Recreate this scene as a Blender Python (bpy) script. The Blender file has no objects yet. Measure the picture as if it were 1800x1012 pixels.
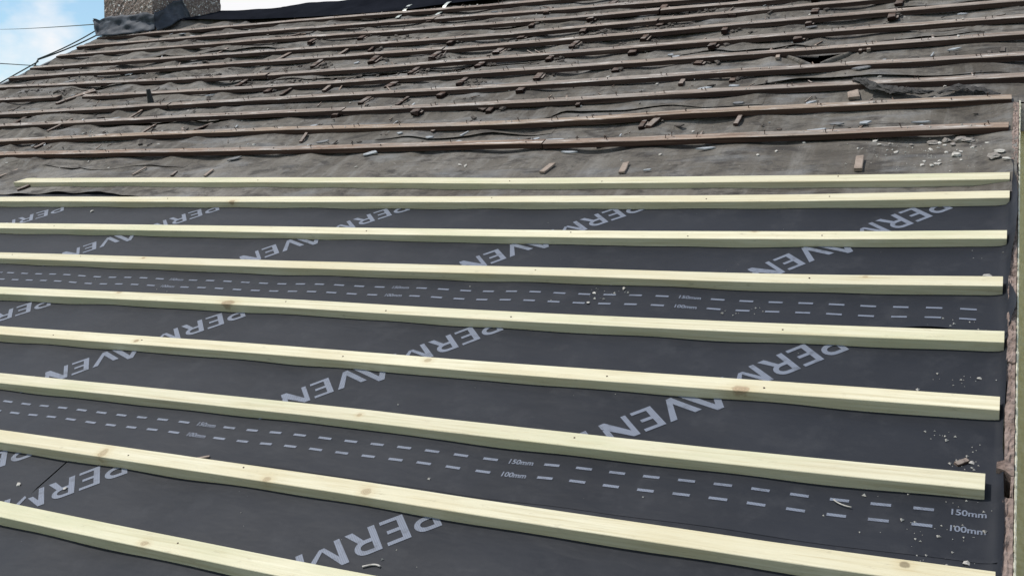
import bpy, bmesh, math, random
from mathutils import Matrix, Vector, noise

S = bpy.context.scene
COL = S.collection
rnd = random.Random(11)
TH = math.radians(26.904)          # roof pitch
Z0 = 2.75                          # height of roof-frame origin above the ground

# roof frame: u along the battens (to the right), v up the slope, n off the roof
RU = Vector((1, 0, 0)); RV = Vector((0, math.cos(TH), math.sin(TH))); RN = Vector((0, -math.sin(TH), math.cos(TH)))
ROOF = Matrix(((RU.x, RV.x, RN.x, 0), (RU.y, RV.y, RN.y, 0), (RU.z, RV.z, RN.z, Z0), (0, 0, 0, 1)))

# ------------------------------------------------------------------ camera
cam = bpy.data.cameras.new('camera'); camo = bpy.data.objects.new('camera', cam); COL.objects.link(camo)
S.camera = camo
cam.sensor_fit = 'HORIZONTAL'; cam.sensor_width = 36; cam.lens = 35.697
cam.clip_start = .05; cam.clip_end = 3000
right = Vector((.90022213, .38831117, -.1970141)); up = Vector((-.03187273, .51000781, .85957906)); fwd = Vector((-.43426289, .76753271, -.47149685))
rot = Matrix((right, up, -fwd)).transposed()
camo.matrix_world = ROOF @ (Matrix.Translation((0, 0, 1.5)) @ rot.to_4x4())

# ------------------------------------------------------------------ light
sun_uvn = Vector((-.50, .23, 1.0)).normalized()
sun_w = (ROOF.to_3x3() @ sun_uvn).normalized()
sd = bpy.data.lights.new('sun', 'SUN'); sd.energy = 3.95; sd.angle = math.radians(1.5); sd.color = (1, .965, .91)
so = bpy.data.objects.new('sun', sd); COL.objects.link(so)
so.matrix_world = Matrix.Translation((0, 0, 30)) @ (-sun_w).to_track_quat('-Z', 'Y').to_matrix().to_4x4()

w = bpy.data.worlds.new('World'); S.world = w; w.use_nodes = True
nt = w.node_tree; nt.nodes.clear()
N = nt.nodes.new; L = nt.links.new
out = N('ShaderNodeOutputWorld'); bg = N('ShaderNodeBackground'); bg.inputs[1].default_value = 1.0
sky = N('ShaderNodeTexSky'); sky.sky_type = 'NISHITA'; sky.sun_disc = False
sky.sun_elevation = math.asin(sun_w.z); sky.sun_rotation = math.atan2(sun_w.x, sun_w.y)
sky.air_density = 1.0; sky.dust_density = 1.0; sky.ozone_density = 1.0
sc = N('ShaderNodeVectorMath'); sc.operation = 'SCALE'; sc.inputs['Scale'].default_value = .15
L(sky.outputs[0], sc.inputs[0])
tn = N('ShaderNodeVectorMath'); tn.operation = 'MULTIPLY'; tn.inputs[1].default_value = (1.10, 1.24, 1.22)
L(sc.outputs[0], tn.inputs[0])
tc = N('ShaderNodeTexCoord')
mp = N('ShaderNodeMapping'); mp.inputs['Location'].default_value = (-1.141, -1.491, 0.851); mp.inputs['Scale'].default_value = (1, 1, 1.7)
L(tc.outputs['Generated'], mp.inputs[0])
cn = N('ShaderNodeTexNoise'); cn.inputs['Scale'].default_value = 2.6; cn.inputs['Detail'].default_value = 7; cn.inputs['Roughness'].default_value = .52
L(mp.outputs[0], cn.inputs['Vector'])
cr = N('ShaderNodeValToRGB'); cr.color_ramp.elements[0].position = .49; cr.color_ramp.elements[1].position = .545
L(cn.outputs[0], cr.inputs[0])
mx = N('ShaderNodeMix'); mx.data_type = 'RGBA'
mx.inputs['B'].default_value = (1.12, 1.12, 1.14, 1)
L(cr.outputs[0], mx.inputs['Factor']); L(tn.outputs[0], mx.inputs['A'])
L(mx.outputs['Result'], bg.inputs[0]); L(bg.outputs[0], out.inputs[0])

S.view_settings.view_transform = 'Standard'; S.view_settings.look = 'None'
S.view_settings.exposure = -0.22; S.view_settings.gamma = 1.0; S.view_settings.use_curve_mapping = False

# ------------------------------------------------------------------ materials
def new_mat(name):
    m = bpy.data.materials.new(name); m.use_nodes = True
    b = m.node_tree.nodes['Principled BSDF']
    return m, m.node_tree, b
def rgba(c): return (c[0], c[1], c[2], 1)
def ramp(t, stops):
    r = t.nodes.new('ShaderNodeValToRGB'); e = r.color_ramp.elements
    e[0].position, e[0].color = stops[0][0], rgba(stops[0][1])
    e[1].position, e[1].color = stops[-1][0], rgba(stops[-1][1])
    for p, c in stops[1:-1]:
        k = e.new(p); k.color = rgba(c)
    return r
def coords(t, scale, loc=(0, 0, 0), rotz=0):
    c = t.nodes.new('ShaderNodeTexCoord'); m = t.nodes.new('ShaderNodeMapping')
    m.inputs['Scale'].default_value = scale; m.inputs['Location'].default_value = loc; m.inputs['Rotation'].default_value = (0, 0, rotz)
    t.links.new(c.outputs['Object'], m.inputs[0]); return m.outputs[0]
def nz(t, vec, scale, detail=4, rough=.55, dist=0):
    n = t.nodes.new('ShaderNodeTexNoise'); n.inputs['Scale'].default_value = scale; n.inputs['Detail'].default_value = detail
    n.inputs['Roughness'].default_value = rough; n.inputs['Distortion'].default_value = dist
    t.links.new(vec, n.inputs['Vector']); return n.outputs[0]
def mixc(t, fac, a, b, blend='MIX'):
    m = t.nodes.new('ShaderNodeMix'); m.data_type = 'RGBA'; m.blend_type = blend
    for s, x in (('Factor', fac), ('A', a), ('B', b)):
        if isinstance(x, (int, float)): m.inputs[s].default_value = x
        elif isinstance(x, tuple): m.inputs[s].default_value = rgba(x)
        else: t.links.new(x, m.inputs[s])
    return m.outputs['Result']
def mth(t, op, a, b=None):
    m = t.nodes.new('ShaderNodeMath'); m.operation = op
    for i, x in enumerate((a, b)):
        if x is None: continue
        if isinstance(x, (int, float)): m.inputs[i].default_value = x
        else: t.links.new(x, m.inputs[i])
    return m.outputs[0]
def bump(t, b, h, strength, dist):
    n = t.nodes.new('ShaderNodeBump'); n.inputs['Strength'].default_value = strength; n.inputs['Distance'].default_value = dist
    t.links.new(h, n.inputs['Height']); t.links.new(n.outputs[0], b.inputs['Normal'])
def remap(t, x, a, b):
    m = t.nodes.new('ShaderNodeMapRange'); m.inputs[1].default_value = a; m.inputs[2].default_value = b
    t.links.new(x, m.inputs[0]); return m.outputs[0]

def new_timber(seed, knots, name='new_timber'):
    m, t, b = new_mat(name)
    o = seed * 3.7; bri = .92 + .12 * ((seed * 37) % 10) / 9
    g = nz(t, coords(t, (1.2, 45, 45), (o, o, 0)), 2.2, 6, .6, .6)
    fine = nz(t, coords(t, (5, 240, 240), (o, 0, o)), 2, 4, .65)
    blot = nz(t, coords(t, (1.6, 7, 7), (0, o, 0)), 1.6, 3)
    c = ramp(t, [(.25, tuple(q * bri for q in (.46, .395, .25))), (.45, tuple(q * bri for q in (.60, .55, .39))), (.78, tuple(q * bri for q in (.71, .665, .505)))]); t.links.new(g, c.inputs[0])
    col = mixc(t, mth(t, 'MULTIPLY', remap(t, blot, .42, .68), .7), c.outputs[0], (.50, .49, .32) if seed % 2 else (.55, .48, .31))
    col = mixc(t, mth(t, 'MULTIPLY', remap(t, fine, .56, .70), .5), col, (.42, .32, .17))
    # dirty handling marks
    dirt = nz(t, coords(t, (9, 30, 30), (o, 2 * o, 0)), 2.4, 5, .7)
    col = mixc(t, mth(t, 'MULTIPLY', remap(t, dirt, .60, .74), .6), col, (.33, .29, .2))
    tc = t.nodes.new('ShaderNodeTexCoord')
    for (ku, kv, a, bb, colr) in knots:
        s = t.nodes.new('ShaderNodeVectorMath'); s.operation = 'SUBTRACT'; s.inputs[1].default_value = (ku, kv, .026)
        t.links.new(tc.outputs['Object'], s.inputs[0])
        d = t.nodes.new('ShaderNodeVectorMath'); d.operation = 'MULTIPLY'; d.inputs[1].default_value = (1 / a, 1 / bb, .7 / bb)
        t.links.new(s.outputs[0], d.inputs[0])
        wob = nz(t, tc.outputs['Object'], 60, 3)
        ln = t.nodes.new('ShaderNodeVectorMath'); ln.operation = 'LENGTH'; t.links.new(d.outputs[0], ln.inputs[0])
        x = mth(t, 'ADD', ln.outputs['Value'], mth(t, 'MULTIPLY', mth(t, 'SUBTRACT', wob, .5), .9))
        halo = remap(t, x, 2.6, .9); core = remap(t, x, 1.05, .75)
        rings = mth(t, 'MULTIPLY', mth(t, 'ADD', mth(t, 'SINE', mth(t, 'MULTIPLY', x, 16)), 1), .5)
        col = mixc(t, mth(t, 'MULTIPLY', halo, .3), col, (.45, .33, .16))
        kc = mixc(t, rings, colr, tuple(q * .55 for q in colr))
        col = mixc(t, mth(t, 'MULTIPLY', core, .6), col, kc)
    t.links.new(col, b.inputs['Base Color']); b.inputs['Roughness'].default_value = .72; b.inputs['Specular IOR Level'].default_value = .25
    bump(t, b, mth(t, 'ADD', fine, g), .35, .0012)
    return m

def old_timber(seed, tint=(1, 1, 1)):
    m, t, b = new_mat('weathered_timber')
    o = seed * 5.3
    g = nz(t, coords(t, (1.0, 40, 40), (o, o, 0)), 2.0, 7, .66, .5)
    blot = nz(t, coords(t, (2.2, 9, 9), (o, 0, 0)), 1.5, 5, .6)
    spk = nz(t, coords(t, (10, 60, 60), (o, 0, o)), 2.0, 5, .7)
    k = tint
    c = ramp(t, [(.28, (.075 * k[0], .052 * k[1], .042 * k[2])), (.5, (.24 * k[0], .192 * k[1], .160 * k[2])), (.74, (.40 * k[0], .345 * k[1], .295 * k[2]))])
    t.links.new(g, c.inputs[0])
    col = mixc(t, mth(t, 'MULTIPLY', remap(t, blot, .45, .65), .75), c.outputs[0], (.25, .225, .205))
    col = mixc(t, mth(t, 'MULTIPLY', remap(t, spk, .63, .70), .75), col, (.48, .45, .41))
    col = mixc(t, mth(t, 'MULTIPLY', remap(t, spk, .40, .30), .8), col, (.028, .021, .017))
    scf = nz(t, coords(t, (2.6, 22, 22), (o, 3, o)), 2.2, 6, .68, .3)
    col = mixc(t, mth(t, 'MULTIPLY', remap(t, scf, .55, .66), .8), col, (.58, .54, .50))
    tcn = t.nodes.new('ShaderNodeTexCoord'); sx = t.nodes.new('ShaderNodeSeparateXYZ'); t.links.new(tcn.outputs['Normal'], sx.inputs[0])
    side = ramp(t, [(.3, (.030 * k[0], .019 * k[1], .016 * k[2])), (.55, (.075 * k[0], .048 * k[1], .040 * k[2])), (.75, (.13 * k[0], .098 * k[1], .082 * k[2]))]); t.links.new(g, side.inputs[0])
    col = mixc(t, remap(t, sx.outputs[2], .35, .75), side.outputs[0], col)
    t.links.new(col, b.inputs['Base Color']); b.inputs['Roughness'].default_value = .88; b.inputs['Specular IOR Level'].default_value = .15
    bump(t, b, mth(t, 'ADD', g, spk), .35, .0014)
    return m

def felt_mat():
    m, t, b = new_mat('old_bitumen_felt')
    big = nz(t, coords(t, (1.3, .9, 1)), 1.5, 6, .6, .3)
    streak = nz(t, coords(t, (9, 1.1, 1), (3, 1, 0)), 2.0, 6, .62, .2)
    gr = nz(t, coords(t, (1, 1, 1)), 70, 5, .7)
    spk = nz(t, coords(t, (1, 1, 1), (5, 5, 0)), 26, 6, .72)
    c = ramp(t, [(.30, (.055, .045, .035)), (.48, (.120, .105, .087)), (.70, (.205, .188, .165))]); t.links.new(big, c.inputs[0])
    col = mixc(t, mth(t, 'MULTIPLY', remap(t, streak, .5, .72), .55), c.outputs[0], (.255, .242, .222))
    col = mixc(t, mth(t, 'MULTIPLY', remap(t, streak, .47, .30), .6), col, (.075, .066, .056))
    col = mixc(t, mth(t, 'MULTIPLY', remap(t, gr, .35, .7), .35), col, (.085, .076, .066))
    dirt = nz(t, coords(t, (3.5, 7, 1), (9, 2, 0)), 2.0, 7, .7, .4)
    col = mixc(t, mth(t, 'MULTIPLY', remap(t, dirt, .50, .62), .8), col, (.034, .029, .026))
    blue = nz(t, coords(t, (2, 5, 1), (2, 7, 0)), 1.6, 4, .6)
    col = mixc(t, mth(t, 'MULTIPLY', remap(t, blue, .52, .70), .6), col, (.205, .205, .205))
    col = mixc(t, mth(t, 'MULTIPLY', remap(t, spk, .64, .72), .55), col, (.34, .32, .29))
    col = mixc(t, mth(t, 'MULTIPLY', remap(t, spk, .38, .30), .7), col, (.04, .035, .031))
    t.links.new(col, b.inputs['Base Color']); b.inputs['Roughness'].default_value = .8; b.inputs['Specular IOR Level'].default_value = .3
    cw = nz(t, coords(t, (2.2, 6, 1), (1, 4, 0), .25), 2.4, 5, .6, 1.2)
    ridge_ = mth(t, 'ABSOLUTE', mth(t, 'SUBTRACT', cw, .5))
    bump(t, b, mth(t, 'ADD', mth(t, 'ADD', mth(t, 'MULTIPLY', gr, .12), mth(t, 'MULTIPLY', spk, .22)), mth(t, 'MULTIPLY', ridge_, 3.0)), .8, .012)
    return m

def membrane_mat(seed):
    m, t, b = new_mat('roofing_membrane')
    big = nz(t, coords(t, (1, 1, 1), (seed, 0, 0)), 2.2, 5, .6)
    dust = nz(t, coords(t, (1, 1, 1), (0, seed, 0)), 9, 6, .7)
    fib = nz(t, coords(t, (160, 160, 160)), 3, 2)
    scuf = nz(t, coords(t, (3, 14, 1), (seed, seed, 0)), 3, 6, .75)
    c = ramp(t, [(.3, (.0125, .0140, .0190)), (.7, (.0215, .0235, .0300))]); t.links.new(big, c.inputs[0])
    col = mixc(t, mth(t, 'MULTIPLY', remap(t, dust, .52, .75), .30), c.outputs[0], (.065, .066, .072))
    col = mixc(t, mth(t, 'MULTIPLY', remap(t, scuf, .66, .76), .30), col, (.12, .118, .115))
    t.links.new(col, b.inputs['Base Color']); b.inputs['Specular IOR Level'].default_value = .19
    r = mth(t, 'ADD', mth(t, 'MULTIPLY', dust, .25), .42); t.links.new(r, b.inputs['Roughness'])
    cw = nz(t, coords(t, (2.2, 5, 1), (seed, 4, 0), .35), 2.6, 3, .5, .15)
    bump(t, b, mth(t, 'ADD', mth(t, 'ADD', mth(t, 'MULTIPLY', fib, .10), big), mth(t, 'MULTIPLY', cw, 1.6)), .40, .005)
    return m

def print_mat():
    m, t, b = new_mat('pale_blue_print')
    wv = t.nodes.new('ShaderNodeTexWave'); wv.inputs['Scale'].default_value = 95; wv.inputs['Distortion'].default_value = .6
    wv.bands_direction = 'DIAGONAL'
    t.links.new(coords(t, (1, 1, 1)), wv.inputs['Vector'])
    wear = nz(t, coords(t, (1, 1, 1)), 30, 5, .7)
    col = mixc(t, mth(t, 'MULTIPLY', wv.outputs['Fac'], .5), (.160, .180, .230), (.075, .086, .115))
    col = mixc(t, mth(t, 'MULTIPLY', remap(t, wear, .52, .70), .75), col, (.06, .068, .088))
    t.links.new(col, b.inputs['Base Color']); b.inputs['Roughness'].default_value = .6
    return m

def plain(name, c1, c2, scale=20, rough=.85, bmp=.4, bd=.004, spec=.25, metal=0, detail=6):
    m, t, b = new_mat(name)
    n = nz(t, coords(t, (1, 1, 1)), scale, detail, .65)
    r = ramp(t, [(.32, c1), (.68, c2)]); t.links.new(n, r.inputs[0]); t.links.new(r.outputs[0], b.inputs['Base Color'])
    b.inputs['Roughness'].default_value = rough; b.inputs['Specular IOR Level'].default_value = spec; b.inputs['Metallic'].default_value = metal
    bump(t, b, n, bmp, bd)
    return m

def pebbledash_mat():
    m, t, b = new_mat('pebbledash')
    v = t.nodes.new('ShaderNodeTexVoronoi'); v.inputs['Scale'].default_value = 88; v.inputs['Randomness'].default_value = 1
    t.links.new(coords(t, (1, 1, 1)), v.inputs['Vector'])
    sep = t.nodes.new('ShaderNodeSeparateColor'); t.links.new(v.outputs['Color'], sep.inputs[0])
    r = ramp(t, [(0, (.11, .072, .062)), (.35, (.20, .130, .105)), (.6, (.29, .215, .175)), (.84, (.47, .40, .36)), (.93, (.85, .82, .79))]); t.links.new(sep.outputs[0], r.inputs[0])
    big = nz(t, coords(t, (1, 1, 1)), 3.5, 4)
    col = mixc(t, mth(t, 'MULTIPLY', remap(t, v.outputs['Distance'], .35, .62), .8), r.outputs[0], (.11, .085, .075))
    col = mixc(t, mth(t, 'MULTIPLY', remap(t, big, .4, .7), .3), col, (.30, .25, .20))
    t.links.new(col, b.inputs['Base Color']); b.inputs['Roughness'].default_value = .85
    h = mth(t, 'SUBTRACT', 1, v.outputs['Distance']); bump(t, b, h, .6, .006)
    return m

def roughcast_mat():
    m, t, b = new_mat('painted_roughcast')
    v = t.nodes.new('ShaderNodeTexVoronoi'); v.inputs['Scale'].default_value = 55; t.links.new(coords(t, (1, 1, 1)), v.inputs['Vector'])
    n = nz(t, coords(t, (1, 1, 1)), 14, 6, .65); big = nz(t, coords(t, (1, 1, 1)), 1.3, 3)
    r = ramp(t, [(.3, (.70, .63, .38)), (.7, (.84, .77, .52))]); t.links.new(n, r.inputs[0])
    col = mixc(t, mth(t, 'MULTIPLY', remap(t, big, .4, .7), .4), r.outputs[0], (.66, .61, .36))
    t.links.new(col, b.inputs['Base Color']); b.inputs['Roughness'].default_value = .9; b.inputs['Specular IOR Level'].default_value = .1
    bump(t, b, mth(t, 'ADD', mth(t, 'SUBTRACT', 1, v.outputs['Distance']), n), .5, .006)
    return m

def lead_mat():
    m, t, b = new_mat('dull_lead')
    n = nz(t, coords(t, (1, 1, 1)), 9, 6, .65); s = nz(t, coords(t, (3, 3, 22)), 3, 4)
    r = ramp(t, [(.34, (.020, .024, .032)), (.56, (.042, .050, .065)), (.78, (.13, .145, .17))]); t.links.new(mth(t, 'ADD', mth(t, 'MULTIPLY', n, .7), mth(t, 'MULTIPLY', s, .3)), r.inputs[0])
    t.links.new(r.outputs[0], b.inputs['Base Color']); b.inputs['Metallic'].default_value = .15; b.inputs['Roughness'].default_value = .68
    bump(t, b, n, .3, .006)
    return m

M = dict(
    felt=felt_mat(), print=print_mat(), pebble=pebbledash_mat(), roughcast=roughcast_mat(), lead=lead_mat(),
    mortar=plain('pink_mortar', (.13, .093, .078), (.35, .27, .235), 34, .92, 1.0, .010, .1),
    mortar2=plain('grey_mortar', (.16, .14, .125), (.36, .33, .30), 22, .92, .9, .008, .1),
    render=plain('cream_render_edge', (.50, .46, .33), (.84, .81, .68), 40, .9, .8, .006, .1),
    crumb=plain('pale_mortar_crumb', (.30, .275, .245), (.62, .59, .54), 50, .9, .5, .003, .15),
    rubble=plain('dark_rubble', (.035, .030, .027), (.15, .13, .115), 25, .95, .8, .006, .1),
    slate=plain('grey_slate', (.22, .235, .25), (.44, .45, .46), 18, .6, .4, .003, .35),
    slate_dark=plain('dark_slate', (.10, .10, .105), (.23, .225, .22), 18, .65, .4, .003, .3),
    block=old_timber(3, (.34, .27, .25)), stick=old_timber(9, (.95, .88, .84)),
    stick_pale=plain('pale_wood', (.20, .155, .125), (.36, .29, .24), 24, .8, .5, .002, .2),
    metal=plain('galvanised_strip', (.30, .33, .31), (.50, .53, .50), 22, .45, .2, .001, .5, .6),
    black=plain('black_plastic', (.012, .012, .014), (.025, .025, .028), 10, .45, .2, .002, .4),
    ridge=plain('black_damp_proof_sheet', (.009, .010, .0135), (.015, .0165, .022), 5, .8, .3, .006, .0),
    torn=plain('torn_black_felt', (.018, .017, .017), (.085, .08, .075), 30, .85, 1.0, .012, .2),
    nail=plain('rusty_nail', (.035, .022, .016), (.09, .055, .04), 60, .6, .2, .001, .4, .5),
    cable=plain('grey_cable', (.05, .065, .06), (.09, .11, .10), 30, .6, .1, .001),
    grass=plain('lawn', (.045, .07, .02), (.12, .14, .05), 8, .95, .8, .05, .1),
    slate_roof=plain('slate_roof', (.07, .07, .075), (.14, .14, .145), 12, .6, .4, .01),
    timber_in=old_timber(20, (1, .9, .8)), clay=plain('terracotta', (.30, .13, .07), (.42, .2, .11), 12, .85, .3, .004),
)

# ------------------------------------------------------------------ object helpers
def mesh_obj(name, verts, faces, mat, parent=None, mw=None, smooth=False, fmats=None):
    me = bpy.data.meshes.new(name); me.from_pydata(verts, [], faces); me.update()
    if isinstance(mat, (list, tuple)):
        for q in mat: me.materials.append(q)
    else: me.materials.append(mat)
    if fmats: me.polygons.foreach_set('material_index', fmats)
    if smooth: me.polygons.foreach_set('use_smooth', [True] * len(me.polygons))
    o = bpy.data.objects.new(name, me); COL.objects.link(o)
    if parent: o.parent = parent
    elif mw is not None: o.matrix_world = mw
    return o
def tag(o, label=None, cat=None, group=None, kind=None):
    if label: o['label'] = label
    if cat: o['category'] = cat
    if group: o['group'] = group
    if kind: o['kind'] = kind
    return o
def empty(name, mw):
    o = bpy.data.objects.new(name, None); o.empty_display_size = .1; COL.objects.link(o); o.matrix_world = mw; return o
def T(x, y, z=0): return Matrix.Translation((x, y, z))
def sm(a, b, x):
    x = max(0., min(1., (x - a) / (b - a))); return x * x * (3 - 2 * x)
def fn(x, y, z=0.): return noise.noise(Vector((x, y, z)))
def fbm(x, y, z=0., o=4): return noise.fractal(Vector((x, y, z)), 1.0, 2.0, o)
def boxv(x0, x1, y0, y1, z0, z1):
    return ([(x0, y0, z0), (x1, y0, z0), (x1, y1, z0), (x0, y1, z0), (x0, y0, z1), (x1, y0, z1), (x1, y1, z1), (x0, y1, z1)],
            [(0, 3, 2, 1), (4, 5, 6, 7), (0, 1, 5, 4), (1, 2, 6, 5), (2, 3, 7, 6), (3, 0, 4, 7)])
def box_obj(name, b, mat, parent=None, mw=None):
    v, f = boxv(*b); return mesh_obj(name, v, f, mat, parent, mw)
def tube(name, pts, r, mat, parent=None, mw=None, seg=8):
    pts = [Vector(p) for p in pts]; vs = []; fs = []
    rr = r if isinstance(r, (list, tuple)) else [r] * len(pts)
    for i, p in enumerate(pts):
        d = (pts[min(i + 1, len(pts) - 1)] - pts[max(i - 1, 0)]).normalized()
        a = d.orthogonal().normalized() if i == 0 else (a - d * a.dot(d)).normalized()
        b = d.cross(a)
        for k in range(seg):
            t = 2 * math.pi * k / seg; vs.append(tuple(p + (a * math.cos(t) + b * math.sin(t)) * rr[i]))
    for i in range(len(pts) - 1):
        for k in range(seg):
            k2 = (k + 1) % seg; fs.append((i * seg + k, i * seg + k2, (i + 1) * seg + k2, (i + 1) * seg + k))
    fs.append(tuple(range(seg))[::-1]); fs.append(tuple((len(pts) - 1) * seg + k for k in range(seg)))
    return mesh_obj(name, vs, fs, mat, parent, mw, smooth=True)

# ------------------------------------------------------------------ surface heights (roof frame)
RAFT = .407
def raft(u): return math.sin(math.pi * (u + .49) / RAFT) ** 2       # 0 on a rafter, 1 midway
def mem_h(u, v, k):
    sag = -.0045 * raft(u) * (.6 + .5 * fn(u * .9, v * 1.2, 3))
    wr = .0056 * fn(u * 2.3, v * 3.1, 7) + .0020 * fn(u * 5.0 + v * 2.5, v * 6, 2)
    return -.0045 + .0014 * k + sag + wr * .8
def felt_base(u, v):
    a = sm(3.30, 3.55, v)
    lo = mem_h(u, v, 3) + .0035
    rough = 1 + 1.1 * sm(-3.4, -5.2, u)
    hi = -.005 - .019 * raft(u + .06 * fn(u * .7, v * 1.5, 8)) * (.40 + .9 * fn(u * 1.3, v * 2.1, 5)) + .007 * fn(u * .8, v * 10, 2) + .009 * rough * fn(u * 2.2, v * 4.2, 9) + .0055 * rough * fn(u * 3.4 + v * 4, v * 8, 1)
    cr = 1 - abs(fn(u * 2.1 + 3, v * 5.2, 4)) * 2.0
    hi += .012 * rough * max(0, cr - .62) / .38
    return lo * (1 - a) + min(hi, .004 + .004 * rough) * a

# ------------------------------------------------------------------ old felt
HOLE = [(-.90, 4.53), (-.63, 4.55), (-.755, 4.37)]
def in_tri(p):
    s = [(HOLE[(i + 1) % 3][0] - HOLE[i][0]) * (p[1] - HOLE[i][1]) - (HOLE[(i + 1) % 3][1] - HOLE[i][1]) * (p[0] - HOLE[i][0]) for i in range(3)]
    return all(x <= 0 for x in s) or all(x >= 0 for x in s)
def felt_edge(u):
    return 3.062 + .10 * sm(-3.0, -4.1, u) + .012 * fn(u * 3, 1) + .008 * fn(u * 11, 4)
def build_felt():
    verts, faces = [], []
    du = .02; nu = int((.03 + 6.69) / du); RV0 = 6.42
    nv = 165
    for i in range(nu + 1):
        uu = -6.69 + i * du
        v0 = felt_edge(uu)
        for j in range(nv + 1):
            v = v0 + (RV0 - v0) * j / nv
            u = uu
            e = v - v0
            h = felt_base(u, v) + .016 * math.exp(-e / .022) * max(0, .35 + fn(u * 4.3, 8)) * (1 + .8 * sm(-3.4, -4.3, u))
            # edge ragged at the left verge; tuck at the right
            if i == 0: u += .012 * fn(v * 6, 2)
            if v < 3.8: h += .035 * sm(-.10, .03, u) * (.5 + .6 * fn(v * 7, 3))
            # felt drawn down round the tear
            dd = math.hypot(u + .76, (v - 4.46))
            h -= .012 * math.exp(-(dd / .12) ** 2)
            verts.append((u, v, h))
    W = nv + 1
    for i in range(nu):
        for j in range(nv):
            q = (i * W + j, (i + 1) * W + j, (i + 1) * W + j + 1, i * W + j + 1)
            c = verts[q[0]]
            if in_tri((c[0] + .01, c[1] + .01)): continue
            faces.append(q)
    # part of the main roof to the right, above the step in the building
    b = len(verts); n2 = 60; m2 = 66
    for i in range(n2 + 1):
        u = .028 + 2.4 * i / n2
        for j in range(m2 + 1):
            v = 3.83 + (RV0 - 3.83) * j / m2
            verts.append((u, v, felt_base(u, v)))
    for i in range(n2):
        for j in range(m2):
            faces.append((b + i * (m2 + 1) + j, b + (i + 1) * (m2 + 1) + j, b + (i + 1) * (m2 + 1) + j + 1, b + i * (m2 + 1) + j + 1))
    o = mesh_obj('old_roofing_felt', verts, faces, M['felt'], mw=ROOF, smooth=True)
    tag(o, 'sagging grey-brown old felt covering the upper half of the roof under the weathered battens', 'roofing felt')
    for (ua, ub, vc, sl, hgt) in ((-5.75, -3.95, 4.80, -.035, .014), (-3.95, -2.2, 4.655, .02, .010), (-2.62, -1.75, 3.69, .05, .009), (-5.6, -4.2, 5.40, -.05, .013), (-4.9, -3.3, 4.12, -.02, .010), (-6.4, -4.9, 4.18, -.02, .012),
                                  (-1.5, -.1, 4.66, .0, .009), (-3.6, -2.4, 5.44, -.06, .010), (-1.0, .0, 4.15, .02, .010), (-4.6, -3.6, 3.47, -.02, .006), (-.6, .0, 5.12, .0, .010), (-1.9, -.9, 3.92, .02, .008)):
        vs, fs = [], []; n = int((ub - ua) / .03)
        for i in range(n + 1):
            u = ua + (ub - ua) * i / n; tp = min(1, i / 6, (n - i) / 6)
            ve = vc + sl * (u - ua) + .035 * fn(u * 2.3, vc * 7) + .012 * fn(u * 9, vc)
            for k in range(7):
                v = ve + .10 * (k / 6) ** 1.4
                c_ = hgt * tp * math.exp(-(v - ve) / .022) * max(0, .75 + 1.1 * fn(u * 3.1, vc * 3))
                vs.append((u, v, felt_base(u, v) + .0022 * (1 - k / 6) + c_ - (.002 if k == 6 else 0)))
        for i in range(n):
            for k in range(6): fs.append((i * 7 + k, (i + 1) * 7 + k, (i + 1) * 7 + k + 1, i * 7 + k + 1))
        mesh_obj('felt_lap', vs, fs, M['felt'], parent=o, smooth=True)
    for (a, b_, wd, tw) in (((-.925, 4.53), (-.775, 4.37), .020, 1), ((-.735, 4.375), (-.60, 4.545), .024, 1)):
        vs, fs = [], []
        d = Vector((b_[0] - a[0], b_[1] - a[1])); nrm = Vector((-d.y, d.x)).normalized() * tw
        for i in range(13):
            t = i / 12; p = Vector(a) + d * t
            wv = wd * (.6 + .7 * math.sin(math.pi * t)) * (1 + .2 * fn(t * 5, tw))
            for k in range(7):
                s = k / 6
                q = p + nrm * (wv * (.25 - math.cos(s * 2.4) * .5))
                vs.append((q.x, q.y, -.012 + .022 * math.sin(s * 2.6) + felt_base(q.x, q.y) * .6))
        for i in range(12):
            for k in range(6): fs.append((i * 7 + k, (i + 1) * 7 + k, (i + 1) * 7 + k + 1, i * 7 + k + 1))
        mesh_obj('torn_flap', vs, fs, M['felt'], parent=o, smooth=True)
    return o
felt = build_felt()

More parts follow.
